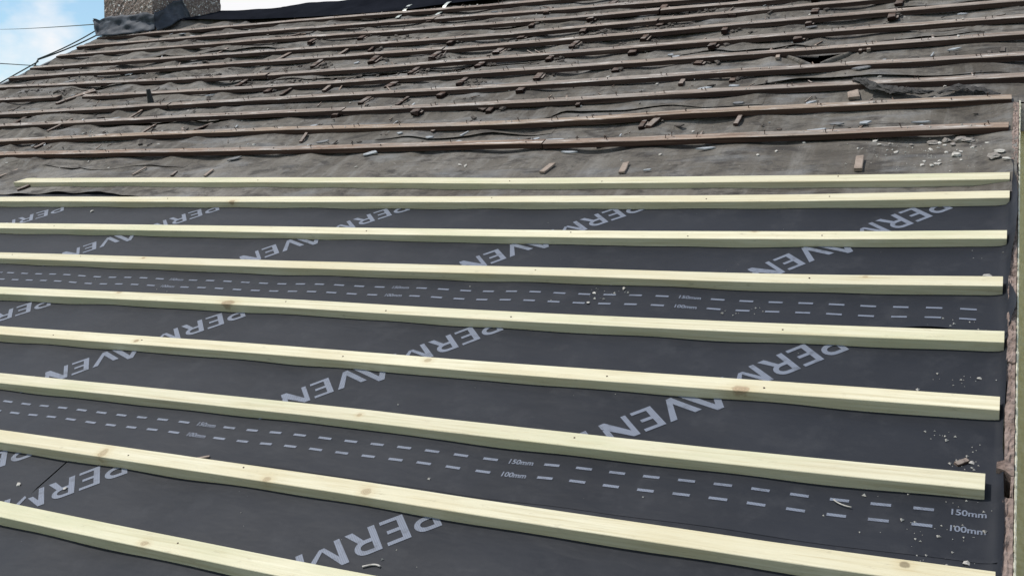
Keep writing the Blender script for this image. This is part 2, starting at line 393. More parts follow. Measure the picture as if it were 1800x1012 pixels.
# ------------------------------------------------------------------ new membrane sheets
ULAP = -2.33
def u_right(v):
    r = .016
    for c, wdt, a in ((3.0, .20, .017), (2.78, .14, .008), (2.415, .075, .018), (1.90, .10, -.004), (1.6, .1, .002)):
        r += a * math.exp(-((v - c) / wdt) ** 2)
    return r + .002 * fn(v * 14, 2)
def turn(u, v):       # the sheet turns up against the verge
    return .034 * sm(.004, .030, u) + .010 * sm(-.03, .015, u) * (.5 + fn(v * 5, 9))
def sheet_h(u, v, k, vlo, ulo=-99):
    h = mem_h(u, v, k) + turn(u, v)
    e = v - vlo
    lift = 0
    if abs(vlo - 2.30) < .05:
        lift = .020 * math.exp(-((u + .16) / .11) ** 2) * math.exp(-max(e, 0) / .035)
    pass
    return h + lift
def build_sheet(name, vlo, vhi, k, ulo, uhi, label, seed):
    verts, faces = [], []
    nu = int((( .02 if uhi is None else uhi) - ulo) / .03); nv = max(10, int((vhi - vlo) / .028))
    for i in range(nu + 1):
        for j in range(nv + 1):
            v = vlo + (vhi - vlo) * j / nv
            ur = u_right(v) if uhi is None else (uhi if uhi < -9 else ULAP + .03 - .037 * sm(1.24, 1.33, v) * (1 - sm(1.45, 1.52, v)))
            s = i / nu
            if uhi is None: s = 1 - (1 - s) ** 1.25       # finer towards the verge
            u = ulo + (ur - ulo) * s
            if i == 0 and ulo > -6: u += .002 * fn(v * 9, 3)
            ve = v + (.004 * fn(u * 3, vlo) if j == 0 else 0)
            verts.append((u, ve, sheet_h(u, ve, k, vlo, ulo if ulo > -6 else -99)))
    for i in range(nu):
        for j in range(nv): faces.append((i * (nv + 1) + j, (i + 1) * (nv + 1) + j, (i + 1) * (nv + 1) + j + 1, i * (nv + 1) + j + 1))
    o = mesh_obj(name, verts, faces, membrane_mat(seed), mw=ROOF, smooth=True)
    return tag(o, label, 'membrane', 'lapped lengths of new black membrane')
sheetA = build_sheet('roofing_membrane', 2.30, 3.30, 3, -6.69, None, 'highest length of new black printed membrane, just below the old felt', 1)
sheetB = build_sheet('roofing_membrane', 1.525, 2.46, 2, -6.69, None, 'middle length of new black printed membrane between the two dashed lap lines', 2)
sheetC = build_sheet('roofing_membrane', .74, 1.68, 1.3, ULAP, None, 'lowest length of new black membrane filling the bottom right of the roof', 3)
sheetC2 = build_sheet('roofing_membrane', .74, 1.68, .4, -6.69, ULAP + .12, 'length of new black membrane at bottom left, ending at a diagonal slit', 4)
sheetD = build_sheet('roofing_membrane', .27, .88, 0, -6.69, None, 'strip of new black membrane at the eaves, out of view below the lowest batten', 5)

# ---- printed wordmark, letters as flat print in (s along word, t up) metres
def LET():
    P_ = []
    H0, H1 = -.087, 0.
    def rect(x0, y0, x1, y1): return [(x0, y0), (x1, y0), (x1, y1), (x0, y1)]
    def arc(cx, cy, rx, ry, a0, a1, n): return [(cx + rx * math.cos(a0 + (a1 - a0) * i / n), cy + ry * math.sin(a0 + (a1 - a0) * i / n)) for i in range(n + 1)]
    hp = math.pi / 2
    def bowl(x):     # strip quads for the bowl of P and R
        q = []
        outr = [(x + .014, 0)] + arc(x + .034, -.0245, .026, .0245, hp, -hp, 10) + [(x + .014, -.049)]
        inn = [(x + .014, -.0125)] + arc(x + .030, -.0245, .016, .0120, hp, -hp, 10) + [(x + .014, -.0365)]
        for i in range(len(outr) - 1): q.append([outr[i], inn[i], inn[i + 1], outr[i + 1]])
        return q
    # P
    P_ += [rect(0, H0, .015, H1)] + bowl(0)
    def E(x): return [[(x, H0), (x + .017, H0), (x + .017, H1), (x, H1)], rect(x + .017, -.0115, x + .055, 0), rect(x + .017, -.049, x + .047, -.0375), rect(x + .017, H0, x + .056, H0 + .0115)]
    P_ += E(.073)
    P_ += [rect(.141, H0, .157, H1)] + bowl(.141) + [[(.172, -.044), (.193, H0), (.212, H0), (.187, -.043)]]
    # M
    P_ += [[(.224, H0), (.238, H0), (.236, -.026), (.219, 0), (.219, -.002)], [(.219, 0), (.2365, -.030), (.262, -.076), (.274, -.076), (.236, 0)],
           [(.262, -.076), (.274, -.076), (.312, -.030), (.330, 0), (.314, 0)], [(.312, -.026), (.312, H0), (.328, H0), (.330, 0)]]
    # A without a bar, taller than the rest
    P_ += [[(.338, -.083), (.355, -.083), (.3855, .003), (.392, .027), (.375, .027)], [(.375, .027), (.3865, .000), (.424, -.083), (.444, -.083), (.392, .027)]]
    # V
    P_ += [[(.421, 0), (.439, 0), (.468, -.062), (.474, -.087), (.460, -.087)], [(.460, -.087), (.4685, -.060), (.488, 0), (.506, 0), (.474, -.087)]]
    P_ += E(.518)
    # N
    P_ += [rect(.587, H0, .600, H1), [(.600, 0), (.600, -.024), (.644, H0), (.660, H0), (.660, -.068), (.604, 0)], rect(.646, -.062, .660, 0)]
    # T
    P_ += [rect(.668, -.0125, .735, 0), rect(.694, -.0875, .709, -.0125)]
    return P_
def flat_print(polys, frame, hfun, name, parent, step=.02):
    bm = bmesh.new()
    for p in polys:
        vs = [bm.verts.new((x, y, 0)) for x, y in p]
        try: bm.faces.new(vs)
        except ValueError: pass
    xs = [v.co.x for v in bm.verts]; ys = [v.co.y for v in bm.verts]
    for ax, lo, hi in ((0, min(xs), max(xs)), (1, min(ys), max(ys))):
        q = lo + step * .5
        while q < hi:
            co = Vector((q, 0, 0)) if ax == 0 else Vector((0, q, 0)); no = Vector((1, 0, 0)) if ax == 0 else Vector((0, 1, 0))
            bmesh.ops.bisect_plane(bm, geom=bm.verts[:] + bm.edges[:] + bm.faces[:], plane_co=co, plane_no=no)
            q += step
    bmesh.ops.triangulate(bm, faces=bm.faces[:])
    flat = [(v.co.x, v.co.y) for v in bm.verts]; bm.verts.index_update(); fs = [[v.index for v in f.verts] for f in bm.faces]; bm.free()
    return flat, fs
WORD, WORDF = flat_print(LET(), None, None, '', None)
def put_flat(name, flat, fs, origin, ang, hfun, parent, clip=None, dz=.0011):
    c, s = math.cos(ang), math.sin(ang)
    vs = []
    for x, y in flat:
        u = origin[0] + x * c - y * s; v = origin[1] + x * s + y * c
        vs.append((u, v, hfun(u, v) + dz))
    if clip:
        fs = [f for f in fs if all(clip(vs[i][0], vs[i][1]) for i in f)]
        used = sorted({i for f in fs for i in f}); mp_ = {k: i for i, k in enumerate(used)}
        vs = [vs[i] for i in used]; fs = [tuple(mp_[i] for i in f) for f in fs]
    if not fs: return None
    # print faces must look up from the roof
    a, b, c3 = (Vector(vs[i]) for i in fs[0][:3])
    if (b - a).cross(c3 - a).z < 0: fs = [tuple(reversed(f)) for f in fs]
    return mesh_obj(name, vs, fs, M['print'], parent=parent)
ANG = math.radians(-136.4)
for u0 in (-.140, -1.109, -2.052, -2.995, -3.929, -4.87, -5.81):
    put_flat('printed_wordmark', WORD, WORDF, (u0, 2.990 + .003 * fn(u0, 1)), ANG, lambda u, v: sheet_h(u, v, 3, 2.30), sheetA, lambda u, v: v > 2.31 and u > -6.67 and u < .01)
for u0 in (-.340, -1.308, -2.269, -3.196, -4.15, -5.10):
    put_flat('printed_wordmark', WORD, WORDF, (u0, 2.208), ANG, lambda u, v: sheet_h(u, v, 2, 1.525), sheetB, lambda u, v: v > 1.53 and u > -6.67)
for u0 in (-.155, -1.116, -2.090):
    put_flat('printed_wordmark', WORD, WORDF, (u0, 1.421 + .012 * (u0 < -2)), ANG, lambda u, v: sheet_h(u, v, 1.3, .74, ULAP), sheetC, lambda u, v: v > .76 and u > ULAP + .004)
put_flat('printed_wordmark', WORD, WORDF, (-2.090, 1.433), ANG, lambda u, v: sheet_h(u, v, .4, .74) + .0014, sheetC2, lambda u, v: .76 < v < 1.30 and u < ULAP + .012)
for u0 in (-2.472, -3.43, -4.39, -5.34):
    put_flat('printed_wordmark', WORD, WORDF, (u0, 1.445), ANG, lambda u, v: sheet_h(u, v, .4, .74), sheetC2, lambda u, v: v > .76 and u > -6.67)

# ---- dashed lap lines with 100mm / 150mm
def text_mesh(body, size):
    cu = bpy.data.curves.new('t', 'FONT'); cu.body = body; cu.size = size; cu.offset = .0005; cu.align_x = 'CENTER'
    o = bpy.data.objects.new('t', cu); COL.objects.link(o)
    dg = bpy.context.evaluated_depsgraph_get(); me = o.evaluated_get(dg).to_mesh()
    v = [(p.co.x, p.co.y) for p in me.vertices]; f = [tuple(p.vertices) for p in me.polygons]
    o.evaluated_get(dg).to_mesh_clear(); bpy.data.objects.remove(o); bpy.data.curves.remove(cu)
    return v, f
TXT = {b: text_mesh(b, .0225) for b in ('150mm', '100mm')}
PER = .0812
def dash_rows(parent, hfun, v150, v100, lab0, ulo):
    for vv, body in ((v150, '150mm'), (v100, '100mm')):
        vs, fs = [], []
        base = lab0
        slot = -12
        while True:
            uc = base - slot * PER
            if uc < ulo + .05: break
            slot_i = slot
            slot += 1
            if uc > .0: continue
            if slot_i % 12 == 0:
                f, tf = TXT[body]
                o = put_flat('printed_lettering', f, tf, (uc, vv - .007), 0, hfun, parent)
                continue
            if abs(fn(uc * 7, vv * 9)) < .004: continue
            vs, fs = [], []; b = 0
            wj = .0195 + .0012 * fn(uc * 9, vv); vj = vv + .0012 * fn(uc * 5, vv * 3)
            n = 5
            for i in range(n):
                u = uc - wj + 2 * wj * i / (n - 1)
                for dv in (-.0041, .0041): vs.append((u, vj + dv, hfun(u, vj + dv) + .0011))
            for i in range(n - 1): fs.append((b + 2 * i, b + 2 * i + 2, b + 2 * i + 3, b + 2 * i + 1))
            mesh_obj('printed_dash', vs, fs, M['print'], parent=parent)
dash_rows(sheetA, lambda u, v: sheet_h(u, v, 3, 2.30), 2.421, 2.371, -.806, -6.67)
dash_rows(sheetB, lambda u, v: sheet_h(u, v, 2, 1.525), 1.656, 1.610, -1.020, -6.67)

# ------------------------------------------------------------------ battens
def spline(pts, u):
    pts = sorted(pts)
    if u <= pts[0][0]:
        return pts[0][1] + (u - pts[0][0]) * .35 * (pts[1][1] - pts[0][1]) / (pts[1][0] - pts[0][0])
    if u >= pts[-1][0]: return pts[-1][1] + (u - pts[-1][0]) * .35 * (pts[-1][1] - pts[-2][1]) / (pts[-1][0] - pts[-2][0])
    for i in range(len(pts) - 1):
        if u <= pts[i + 1][0]:
            x0, y0 = pts[i]; x1, y1 = pts[i + 1]; t = (u - x0) / (x1 - x0)
            m0 = (y1 - pts[i - 1][1]) / (x1 - pts[i - 1][0]) if i > 0 else (y1 - y0) / (x1 - x0)
            m1 = (pts[i + 2][1] - y0) / (pts[i + 2][0] - x0) if i + 2 < len(pts) else (y1 - y0) / (x1 - x0)
            d = x1 - x0
            return (2 * t**3 - 3 * t**2 + 1) * y0 + (t**3 - 2 * t**2 + t) * d * m0 + (-2 * t**3 + 3 * t**2) * y1 + (t**3 - t**2) * d * m1
def batten_mesh(pts, u0, u1, wd, th, h0, rough, seed, mit0=0., broken=(0, 0)):
    """verts relative to the batten's own origin (u1, v(u1))"""
    n = max(4, int((u1 - u0) / .05)); verts, faces = [], []
    c = .0013 if rough < .5 else .0014
    lowz = -.010 if rough < .5 else 0
    sec = [(0, lowz), (0, th - c), (c, th), (wd - c, th), (wd, th - c), (wd, lowz)]
    ou, ov = u1, spline(pts, u1)
    for i in range(n + 1):
        s = i / n; u = u0 + (u1 - u0) * s
        v = spline(pts, u); dh = h0 + .0012 * fn(u * 1.1, seed) + rough * .003 * fn(u * 2.1, seed + 3)
        for k, (a, z) in enumerate(sec):
            uu = u
            if i == 0: uu += mit0 * a + (broken[0] * (.5 + fn(a * 90, z * 120, seed)) if broken[0] else 0)
            if i == n and broken[1]: uu -= broken[1] * (.5 + fn(a * 90, z * 120, seed + 1))
            jv = rough * .0012 * fn(u * 9, a * 50 + seed, z * 40); jz = rough * .0012 * fn(u * 8, a * 60, z * 50 + seed) if z > 0 else 0
            verts.append((uu - ou, v + a + jv - ov, dh + z + jz))
    m = len(sec)
    for i in range(n):
        for k in range(m):
            k2 = (k + 1) % m
            faces.append((i * m + k, i * m + k2, (i + 1) * m + k2, (i + 1) * m + k))
    faces.append(tuple(range(m))[::-1]); faces.append(tuple(n * m + k for k in range(m)))
    faces = [tuple(reversed(f)) for f in faces]
    return verts, faces, ou, ov

NEW = [
 [(-3.126, 1.214), (-2.354, 1.192), (-1.541, 1.177), (-1.0, 1.173), (0., 1.172)],
 [(-2.649, 1.451), (-1.427, 1.444), (-1.109, 1.438), (-.573, 1.433), (-.345, 1.431), (.006, 1.434)],
 [(-2.942, 1.708), (-1.592, 1.708), (-1.239, 1.702), (-.644, 1.697), (-.39, 1.698), (-.018, 1.702)],
 [(-3.235, 1.965), (-2.074, 1.968), (-1.19, 1.961), (-.503, 1.965), (.004, 1.966)],
 [(-3.53, 2.224), (-2.267, 2.230), (-1.301, 2.218), (-.552, 2.221), (.009, 2.233)],
 [(-3.835, 2.492), (-2.453, 2.483), (-1.414, 2.481), (-.602, 2.479), (.002, 2.494)],
 [(-4.139, 2.760), (-2.647, 2.746), (-1.523, 2.733), (-.651, 2.734), (.008, 2.752)],
 [(-4.454, 3.036), (-2.842, 3.012), (-1.637, 2.996), (-.701, 2.991), (.012, 3.007)],
 [(-4.555, 3.253), (-2.985, 3.207), (-1.706, 3.156), (-.729, 3.139), (.011, 3.136)]]
NLAB = ['lowest new pale timber batten, cutting across the bottom left corner',
 'second lowest new pale batten, with a dark round knot near its right end',
 'new pale batten directly above the lower pair of printed dashed lines',
 'new pale batten with a large orange-brown knot towards its right, fourth from the bottom',
 'new pale batten directly below the upper pair of dashed lines, knotty at left',
 'new pale batten directly above the upper pair of printed dashed lines',
 'new pale batten crossing the topmost row of printed words, third new one from the top',
 'second highest new pale batten, lying along the frayed bottom edge of the old felt',
 'highest new pale batten, lying loose on old felt with a pointed left end']
BR = (.27, .16, .085); DK = (.10, .065, .035); OR = (.36, .22, .13); TN = (.40, .30, .18)
NK = [[(-.9, .03, .012, .009, TN), (-1.8, .02, .012, .009, TN)],
 [(-.152, .034, .011, .009, DK), (-1.34, .026, .014, .012, TN), (-1.63, .02, .012, .010, TN), (-2.2, .03, .013, .02, TN)],
 [(-1.5, .03, .008, .007, TN)],
 [(-.565, .006, .024, .014, OR), (-1.45, .03, .012, .010, TN), (-2.55, .02, .010, .008, BR)],
 [(-2.365, .006, .026, .018, BR), (-2.9, .04, .012, .008, TN)],
 [(-.34, .03, .008, .006, TN), (-3.0, .03, .008, .006, BR)],
 [(-.7, .03, .010, .007, TN)], [(-2.95, .01, .016, .012, BR)], [(-3.2, .012, .012, .01, BR)]]
newb = []
for i, pts in enumerate(NEW):
    u0 = -6.66 if i < 8 else -4.545
    v, f, ou, ov = batten_mesh(pts, u0, pts[-1][0], .05, .025, .0012, .25, 10 + i, mit0=(0.0 if i < 8 else 2.3))
    kn = NK[i]
    o = mesh_obj('new_batten', v, f, new_timber(i + 1, kn), mw=ROOF @ T(ou, ov))
    tag(o, NLAB[i], 'batten', 'new pale battens'); newb.append(o)
    # nail heads over the rafters
    for k in range(12):
        ru = -.49 - RAFT * k + .02 * rnd.uniform(-1, 1)
        if ru < u0: break
        if rnd.random() < .55: continue
        vs, fs = [], []; cu, cv = ru - ou, spline(pts, ru) + .025 + rnd.uniform(-.012, .012) - ov
        for z in (.0245, .0272):
            for q in range(8): vs.append((cu + .0024 * math.cos(q * .785), cv + .0024 * math.sin(q * .785), z))
        fs = [tuple(range(8, 16))] + [(q, (q + 1) % 8, 8 + (q + 1) % 8, 8 + q) for q in range(8)]
        mesh_obj('nail', vs, fs, M['nail'], parent=o)

OLD = [
 [(-6.5, 6.03), (-4.973, 5.951), (-2.834, 5.816), (-1.2, 5.75), (.05, 5.74)],
 [(-6.5, 5.80), (-4.798, 5.713), (-2.736, 5.588), (-1.171, 5.50), (.05, 5.48)],
 [(-6.5, 5.58), (-4.635, 5.491), (-2.639, 5.364), (-1.15, 5.36), (.05, 5.37)],
 [(-6.5, 5.32), (-4.434, 5.218), (-2.544, 5.143), (-1.119, 5.195), (.048, 5.219)],
 [(-6.5, 5.10), (-4.267, 4.991), (-2.46, 4.947), (-1.076, 4.975), (.048, 4.987)],
 [(-6.522, 4.896), (-4.071, 4.724), (-2.36, 4.715), (-1.03, 4.743), (.049, 4.749)],
 [(-6.183, 4.598), (-3.906, 4.501), (-2.263, 4.492), (-.983, 4.501), (.049, 4.522)],
 [(-5.852, 4.308), (-3.748, 4.286), (-2.164, 4.261), (-.939, 4.271), (.049, 4.266)],
 [(-5.589, 4.077), (-3.576, 4.053), (-2.063, 4.027), (-.895, 4.041), (.05, 4.027)],
 [(-5.317, 3.838), (-3.408, 3.824), (-1.953, 3.773), (-.85, 3.811), (.05, 3.810)],
 [(-5.07, 3.621), (-3.213, 3.559), (-1.852, 3.537), (-.799, 3.542), (.05, 3.551)]]
RIGHT = [2.3] * 9 + [.012, .006]
CUTS = {10: [(-1.712, -1.715)], 6: [(-5.40, -5.58)], 2: [(-1.735, -1.742)], 3: [(-1.688, -1.695)], 8: [(-3.02, -3.022)], 5: [(-3.98, -3.99)], 7: [(-4.4, -4.402)], 1: [(-3.3, -3.302)], 4: [(-2.9, -2.903)]}
ORD = ['first', 'second', 'third', 'fourth', 'fifth', 'sixth', 'seventh', 'eighth', 'ninth', 'tenth', 'eleventh']
old_obs = []
for i, pts in enumerate(OLD):
    segs = []; r = RIGHT[i]
    for (a, b) in CUTS.get(i, []):
        segs.append((a, r)); r = b
    segs.append((-6.665 + .02 * fn(i, 3), r))
    for s, (a, b) in enumerate(segs):
        seed = 30 + i * 2 + s
        jog = .006 * rnd.uniform(-1, 1) if s else 0
        pp = [(x, y + jog) for x, y in pts]
        br = (.05 if (i == 6 and s == 0) else .004, .06 if (i == 6 and s == 1) else .004)
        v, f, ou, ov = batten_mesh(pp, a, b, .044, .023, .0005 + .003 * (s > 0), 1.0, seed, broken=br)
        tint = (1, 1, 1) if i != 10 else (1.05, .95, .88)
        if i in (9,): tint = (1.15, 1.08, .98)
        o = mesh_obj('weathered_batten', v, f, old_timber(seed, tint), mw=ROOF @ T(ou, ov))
        row = ORD[10 - i]
        side = '' if len(segs) == 1 else (', right-hand length' if s == 0 else ', left-hand length')
        lab = 'weathered brown batten, %s old row up from the new timber%s' % (row, side)
        if i == 0: lab = 'weathered brown batten nearest the ridge, partly under the black sheet'
        tag(o, lab, 'batten', 'weathered old battens')
        # bent slating nails left standing, joined: a few pixels each
        vs, fs = [], []
        u = b - .08
        while u > a + .05:
            for q in range(rnd.choice((1, 1, 2))):
                uu = u + q * .022 + rnd.uniform(-.004, .004)
                vv = spline(pp, uu) + rnd.uniform(.012, .036); L_ = rnd.uniform(.005, .016); tl = (rnd.uniform(-.5, .5), rnd.uniform(-.6, .3))
                rr = .0012; bs = len(vs)
                for (z, k) in ((.02, 0), (.023 + L_, 1)):
                    for (dx, dy) in ((-1, -1), (1, -1), (1, 1), (-1, 1)):
                        vs.append((uu - ou + dx * rr + tl[0] * L_ * k, vv - ov + dy * rr + tl[1] * L_ * k, z))
                # head
                hx, hy, hz = uu - ou + tl[0] * L_, vv - ov + tl[1] * L_, .023 + L_
                fs += [(bs, bs + 1, bs + 5, bs + 4), (bs + 1, bs + 2, bs + 6, bs + 5), (bs + 2, bs + 3, bs + 7, bs + 6), (bs + 3, bs, bs + 4, bs + 7)]
                b2 = len(vs)
                for z in (0, .0018):
                    for k in range(6): vs.append((hx + .0032 * math.cos(k * 1.047), hy + .0032 * math.sin(k * 1.047), hz + z))
                fs += [tuple(range(b2 + 6, b2 + 12)), tuple(reversed(range(b2, b2 + 6)))] + [(b2 + k, b2 + (k + 1) % 6, b2 + 6 + (k + 1) % 6, b2 + 6 + k) for k in range(6)]
            u -= rnd.choice((.12, .16, .26, .36, .22))
        if fs: tag(mesh_obj('nails', vs, fs, M['nail'], parent=o), kind='stuff')
        old_obs.append((o, i, s))

# ------------------------------------------------------------------ loose pieces on the old roof
def row_name(v):
    """where between the battens a loose piece lies"""
    best = None
    for i, pts in enumerate(OLD):
        if v >= spline(pts, -2.2) - .06: best = i; break
    return best
labels_rows = {}
def row_text(v):
    k = sum(1 for p in OLD if spline(p, -2.0) < v + .03)
    return k
def chunk_mesh(l, wd, th, seed, rough=.25):
    """broken piece of timber: 3 x n box with splintered ends"""
    n = 5; vs, fs = [], []
    sec = [(-.5, 0), (-.5, .85), (-.42, 1), (.42, 1), (.5, .85), (.5, 0)]
    for i in range(n + 1):
        t = i / n
        for k, (a, z) in enumerate(sec):
            e = 0
            if i in (0, n): e = rough * wd * fn(a * 7 + seed, z * 6, i) * (1 if i else -1) * (2.2 if i else .6)
            vs.append((a * wd * (1 + .1 * fn(t * 3, seed, k)), l * t + e, z * th * (1 + .12 * fn(t * 4 + seed, k))))
    m = len(sec)
    for i in range(n):
        for k in range(m): fs.append((i * m + k, i * m + (k + 1) % m, (i + 1) * m + (k + 1) % m, (i + 1) * m + k))
    fs.append(tuple(range(m))[::-1]); fs.append(tuple(n * m + k for k in range(m)))
    return vs, [tuple(reversed(f)) for f in fs]
PIECES = []      # (object, u, v, kind) for labels
def place(o, u, v, kind): PIECES.append((o, u, v, kind))

BLOCKS = [(-4.12, 5.39), (-3.80, 4.45), (-3.72, 5.38), (-3.49, 5.11), (-3.0, 4.19), (-2.96, 4.41), (-2.93, 4.61), (-2.93, 5.10), (-2.92, 4.85), (-3.06, 4.03),
 (-2.57, 4.0), (-2.55, 4.22), (-2.53, 4.87), (-2.53, 4.64), (-2.52, 5.81), (-2.52, 4.39), (-2.50, 5.56), (-2.50, 5.32), (-2.48, 5.11), (-2.17, 3.99),
 (-2.14, 5.34), (-2.13, 4.66), (-2.12, 5.62), (-2.11, 4.23), (-2.10, 4.42), (-2.10, 5.10), (-2.08, 4.87), (-1.74, 5.59), (-1.74, 5.38), (-1.73, 4.01), (-1.70, 4.45),
 (-1.69, 4.69), (-1.69, 4.88), (-1.68, 5.14), (-1.35, 3.73), (-1.31, 5.41), (-1.30, 4.46), (-1.30, 5.18), (-1.29, 4.70), (-1.28, 4.92), (-1.09, 4.24),
 (-.91, 5.34), (-.89, 4.72), (-.88, 5.14), (-.88, 4.95), (-.57, 4.50), (-3.33, 4.86), (-3.34, 5.62), (-3.74, 4.86), (-4.14, 4.62), (-.50, 4.93), (-.49, 5.15)]
for i, (u, v) in enumerate(BLOCKS):
    small = (u, v) in ((-3.49, 5.11), (-1.73, 4.01), (-1.35, 3.73), (-1.09, 4.24), (-2.17, 3.99), (-.57, 4.50))
    l = rnd.uniform(.085, .15) * (.6 if small else 1); wd = rnd.uniform(.036, .052) * (.7 if small else 1); th = rnd.uniform(.018, .030) * (.7 if small else 1)
    vs, fs = chunk_mesh(l, wd * .8, th * .78, i * 3.1, .6)
    r = rnd.uniform(-.10, .10)
    hz = max(felt_base(u, v), felt_base(u, v + l), felt_base(u, v + l * .5)) - .002
    hz = min(hz, -.001 - 0) if not small else hz
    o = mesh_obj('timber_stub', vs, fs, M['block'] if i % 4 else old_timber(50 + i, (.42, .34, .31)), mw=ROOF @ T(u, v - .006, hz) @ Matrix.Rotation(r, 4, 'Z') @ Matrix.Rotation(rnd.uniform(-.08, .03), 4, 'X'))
    place(o, u, v, 'stub')
    if i % 2 == 0:     # splinter of wood left on the stub
        vs, fs = chunk_mesh(l * .8, wd * .25, th * .3, i + 40, .5)
        s = mesh_obj('splinter', [(x + wd * .55, y + .01, z + th * .1) for x, y, z in vs], fs, M['stick'], parent=o)

STICKS = [  # u, v, length, width, thickness, heading (deg off v), material
 (-3.70, 5.09, .15, .022, .010, -8, 'stick'), (-4.17, 5.08, .16, .028, .012, -12, 'stick'), (-3.38, 4.42, .14, .024, .012, 3, 'stick'), (-1.31, 4.20, .09, .022, .012, 4, 'stick'),
 (-.93, 4.44, .09, .018, .010, 8, 'stick_pale'), (-1.615, 3.285, .085, .024, .008, -10, 'stick_pale'), (-1.285, 3.27, .085, .024, .008, 6, 'stick_pale'), (-.445, 3.255, .095, .026, .012, 3, 'stick_pale'),
 (-3.82, 3.35, .09, .010, .006, -6, 'stick_pale'), (-3.56, 3.34, .06, .014, .006, 20, 'stick'), (-3.34, 3.32, .07, .014, .006, 5, 'stick_pale'), (-4.80, 3.36, .13, .016, .008, -4, 'stick_pale'),
 (-4.47, 3.20, .09, .020, .008, -35, 'stick'), (-5.54, 4.50, .26, .030, .014, -22, 'stick'), (-5.50, 4.545, .20, .034, .014, -30, 'stick'), (-5.62, 4.20, .14, .030, .012, -6, 'block'),
 (-.545, 3.955, .055, .042, .014, 12, 'stick_pale'), (-.55, 4.48, .07, .016, .012, 5, 'stick_pale'), (-.585, 4.48, .06, .014, .012, 2, 'stick'), (-.955, 3.70, .11, .018, .010, 2, 'stick'),
 (-1.32, 3.735, .09, .028, .010, -20, 'stick'), (-3.66, 4.40, .17, .022, .012, -5, 'block'), (-2.36, 3.77, .07, .020, .008, -30, 'stick'), (-5.08, 3.99, .17, .020, .008, -14, 'stick'), (-4.96, 3.77, .12, .022, .008, -12, 'stick'),
 (-4.3, 3.90, .14, .016, .008, -10, 'stick'), (-4.62, 4.14, .15, .018, .008, -7, 'stick'), (-3.2, 5.20, .09, .02, .01, -15, 'stick'), (-2.75, 4.13, .10, .018, .010, -12, 'block'), (-3.05, 3.70, .10, .016, .008, 15, 'stick'),
 (-3.9, 3.93, .12, .022, .010, -8, 'block'), (-5.2, 4.80, .16, .02, .01, 10, 'stick'), (-4.85, 5.28, .14, .02, .01, -10, 'stick'), (-4.4, 5.55, .12, .022, .01, -4, 'stick'), (-2.2, 4.02, .06, .03, .012, 60, 'block')]
for i, (u, v, l, wd, th, hd, mt) in enumerate(STICKS):
    vs, fs = chunk_mesh(l, wd, th, i * 1.7 + 4, .35)
    hz = max(felt_base(u, v), felt_base(u, v + l)) + .002
    a, b = felt_base(u, v) + .003, felt_base(u, v + l) + .003
    o = mesh_obj('wood_sliver', vs, fs, M[mt], mw=ROOF @ T(u, v, a) @ Matrix.Rotation(math.radians(-hd) * 0 + math.radians(hd), 4, 'Z') @ Matrix.Rotation(math.atan2(b - a, l) + .02, 4, 'X'))
    place(o, u, v, 'pale sliver' if mt == 'stick_pale' else 'sliver')

def shard_mesh(l, wd, th, seed):
    r = random.Random(seed); n = r.choice((5, 6, 7)); vs = []
    ang = sorted(2 * math.pi * (k + r.uniform(-.3, .3)) / n for k in range(n))
    ring = [(l * .5 * math.cos(a) * r.uniform(.7, 1.1), wd * .5 * math.sin(a) * r.uniform(.7, 1.1)) for a in ang]
    vs = [(x, y, 0) for x, y in ring] + [(x * .96, y * .94, th * r.uniform(.8, 1.2)) for x, y in ring]
    fs = [tuple(range(n))[::-1], tuple(range(n, 2 * n))] + [(k, (k + 1) % n, n + (k + 1) % n, n + k) for k in range(n)]
    return vs, fs
SHARDS = [(-1.79, 3.62, .10, .03, 60, 0), (-1.69, 3.61, .13, .035, 5, 0), (-1.47, 3.605, .13, .04, 20, 0), (-1.36, 3.605, .10, .035, 10, 0), (-1.19, 4.16, .085, .06, 0, 0), (-.75, 3.63, .09, .04, 0, 0),
 (-.64, 3.62, .11, .035, 0, 0), (-.57, 3.66, .07, .05, -20, 1), (-.47, 3.655, .06, .05, 30, 0), (-.28, 3.69, .08, .02, -5, 0), (-2.54, 3.52, .11, .06, 20, 0), (-1.58, 3.49, .09, .03, 0, 0), (-1.02, 3.49, .09, .035, 15, 0),
 (-2.35, 3.72, .05, .04, 40, 0), (-1.19, 3.29, .04, .02, 20, 0), (-.71, 3.93, .07, .03, 30, 0), (-.55, 4.25, .11, .06, 10, 1), (-1.07, 4.18, .06, .03, 0, 0), (-.86, 4.93, .09, .05, 30, 1), (-1.47, 4.62, .04, .03, 0, 0), (-1.44, 4.6, .05, .03, 20, 0),
 (-5.4, 5.05, .12, .07, 10, 0), (-5.69, 5.95, .09, .05, 10, 0), (-5.58, 5.94, .08, .04, 0, 0), (-5.91, 4.97, .13, .05, 30, 1), (-2.16, 3.64, .05, .05, 0, 0), (-2.51, 3.74, .04, .03, 0, 0), (-3.32, 3.52, .09, .05, 40, 1),
 (-4.2, 4.44, .07, .03, 30, 0), (-3.1, 3.90, .06, .03, 10, 0), (-2.9, 3.68, .09, .04, 20, 1), (-2.62, 5.15, .06, .03, 0, 0), (-3.45, 4.9, .06, .05, 40, 0), (-.30, 4.12, .05, .04, 0, 0), (-.21, 4.42, .07, .03, 10, 0), (-.2, 4.95, .06, .03, 20, 0), (-4.75, 4.20, .11, .04, 35, 0), (-4.45, 3.63, .07, .03, 10, 0), (-1.0, 3.96, .06, .03, 0, 1)]
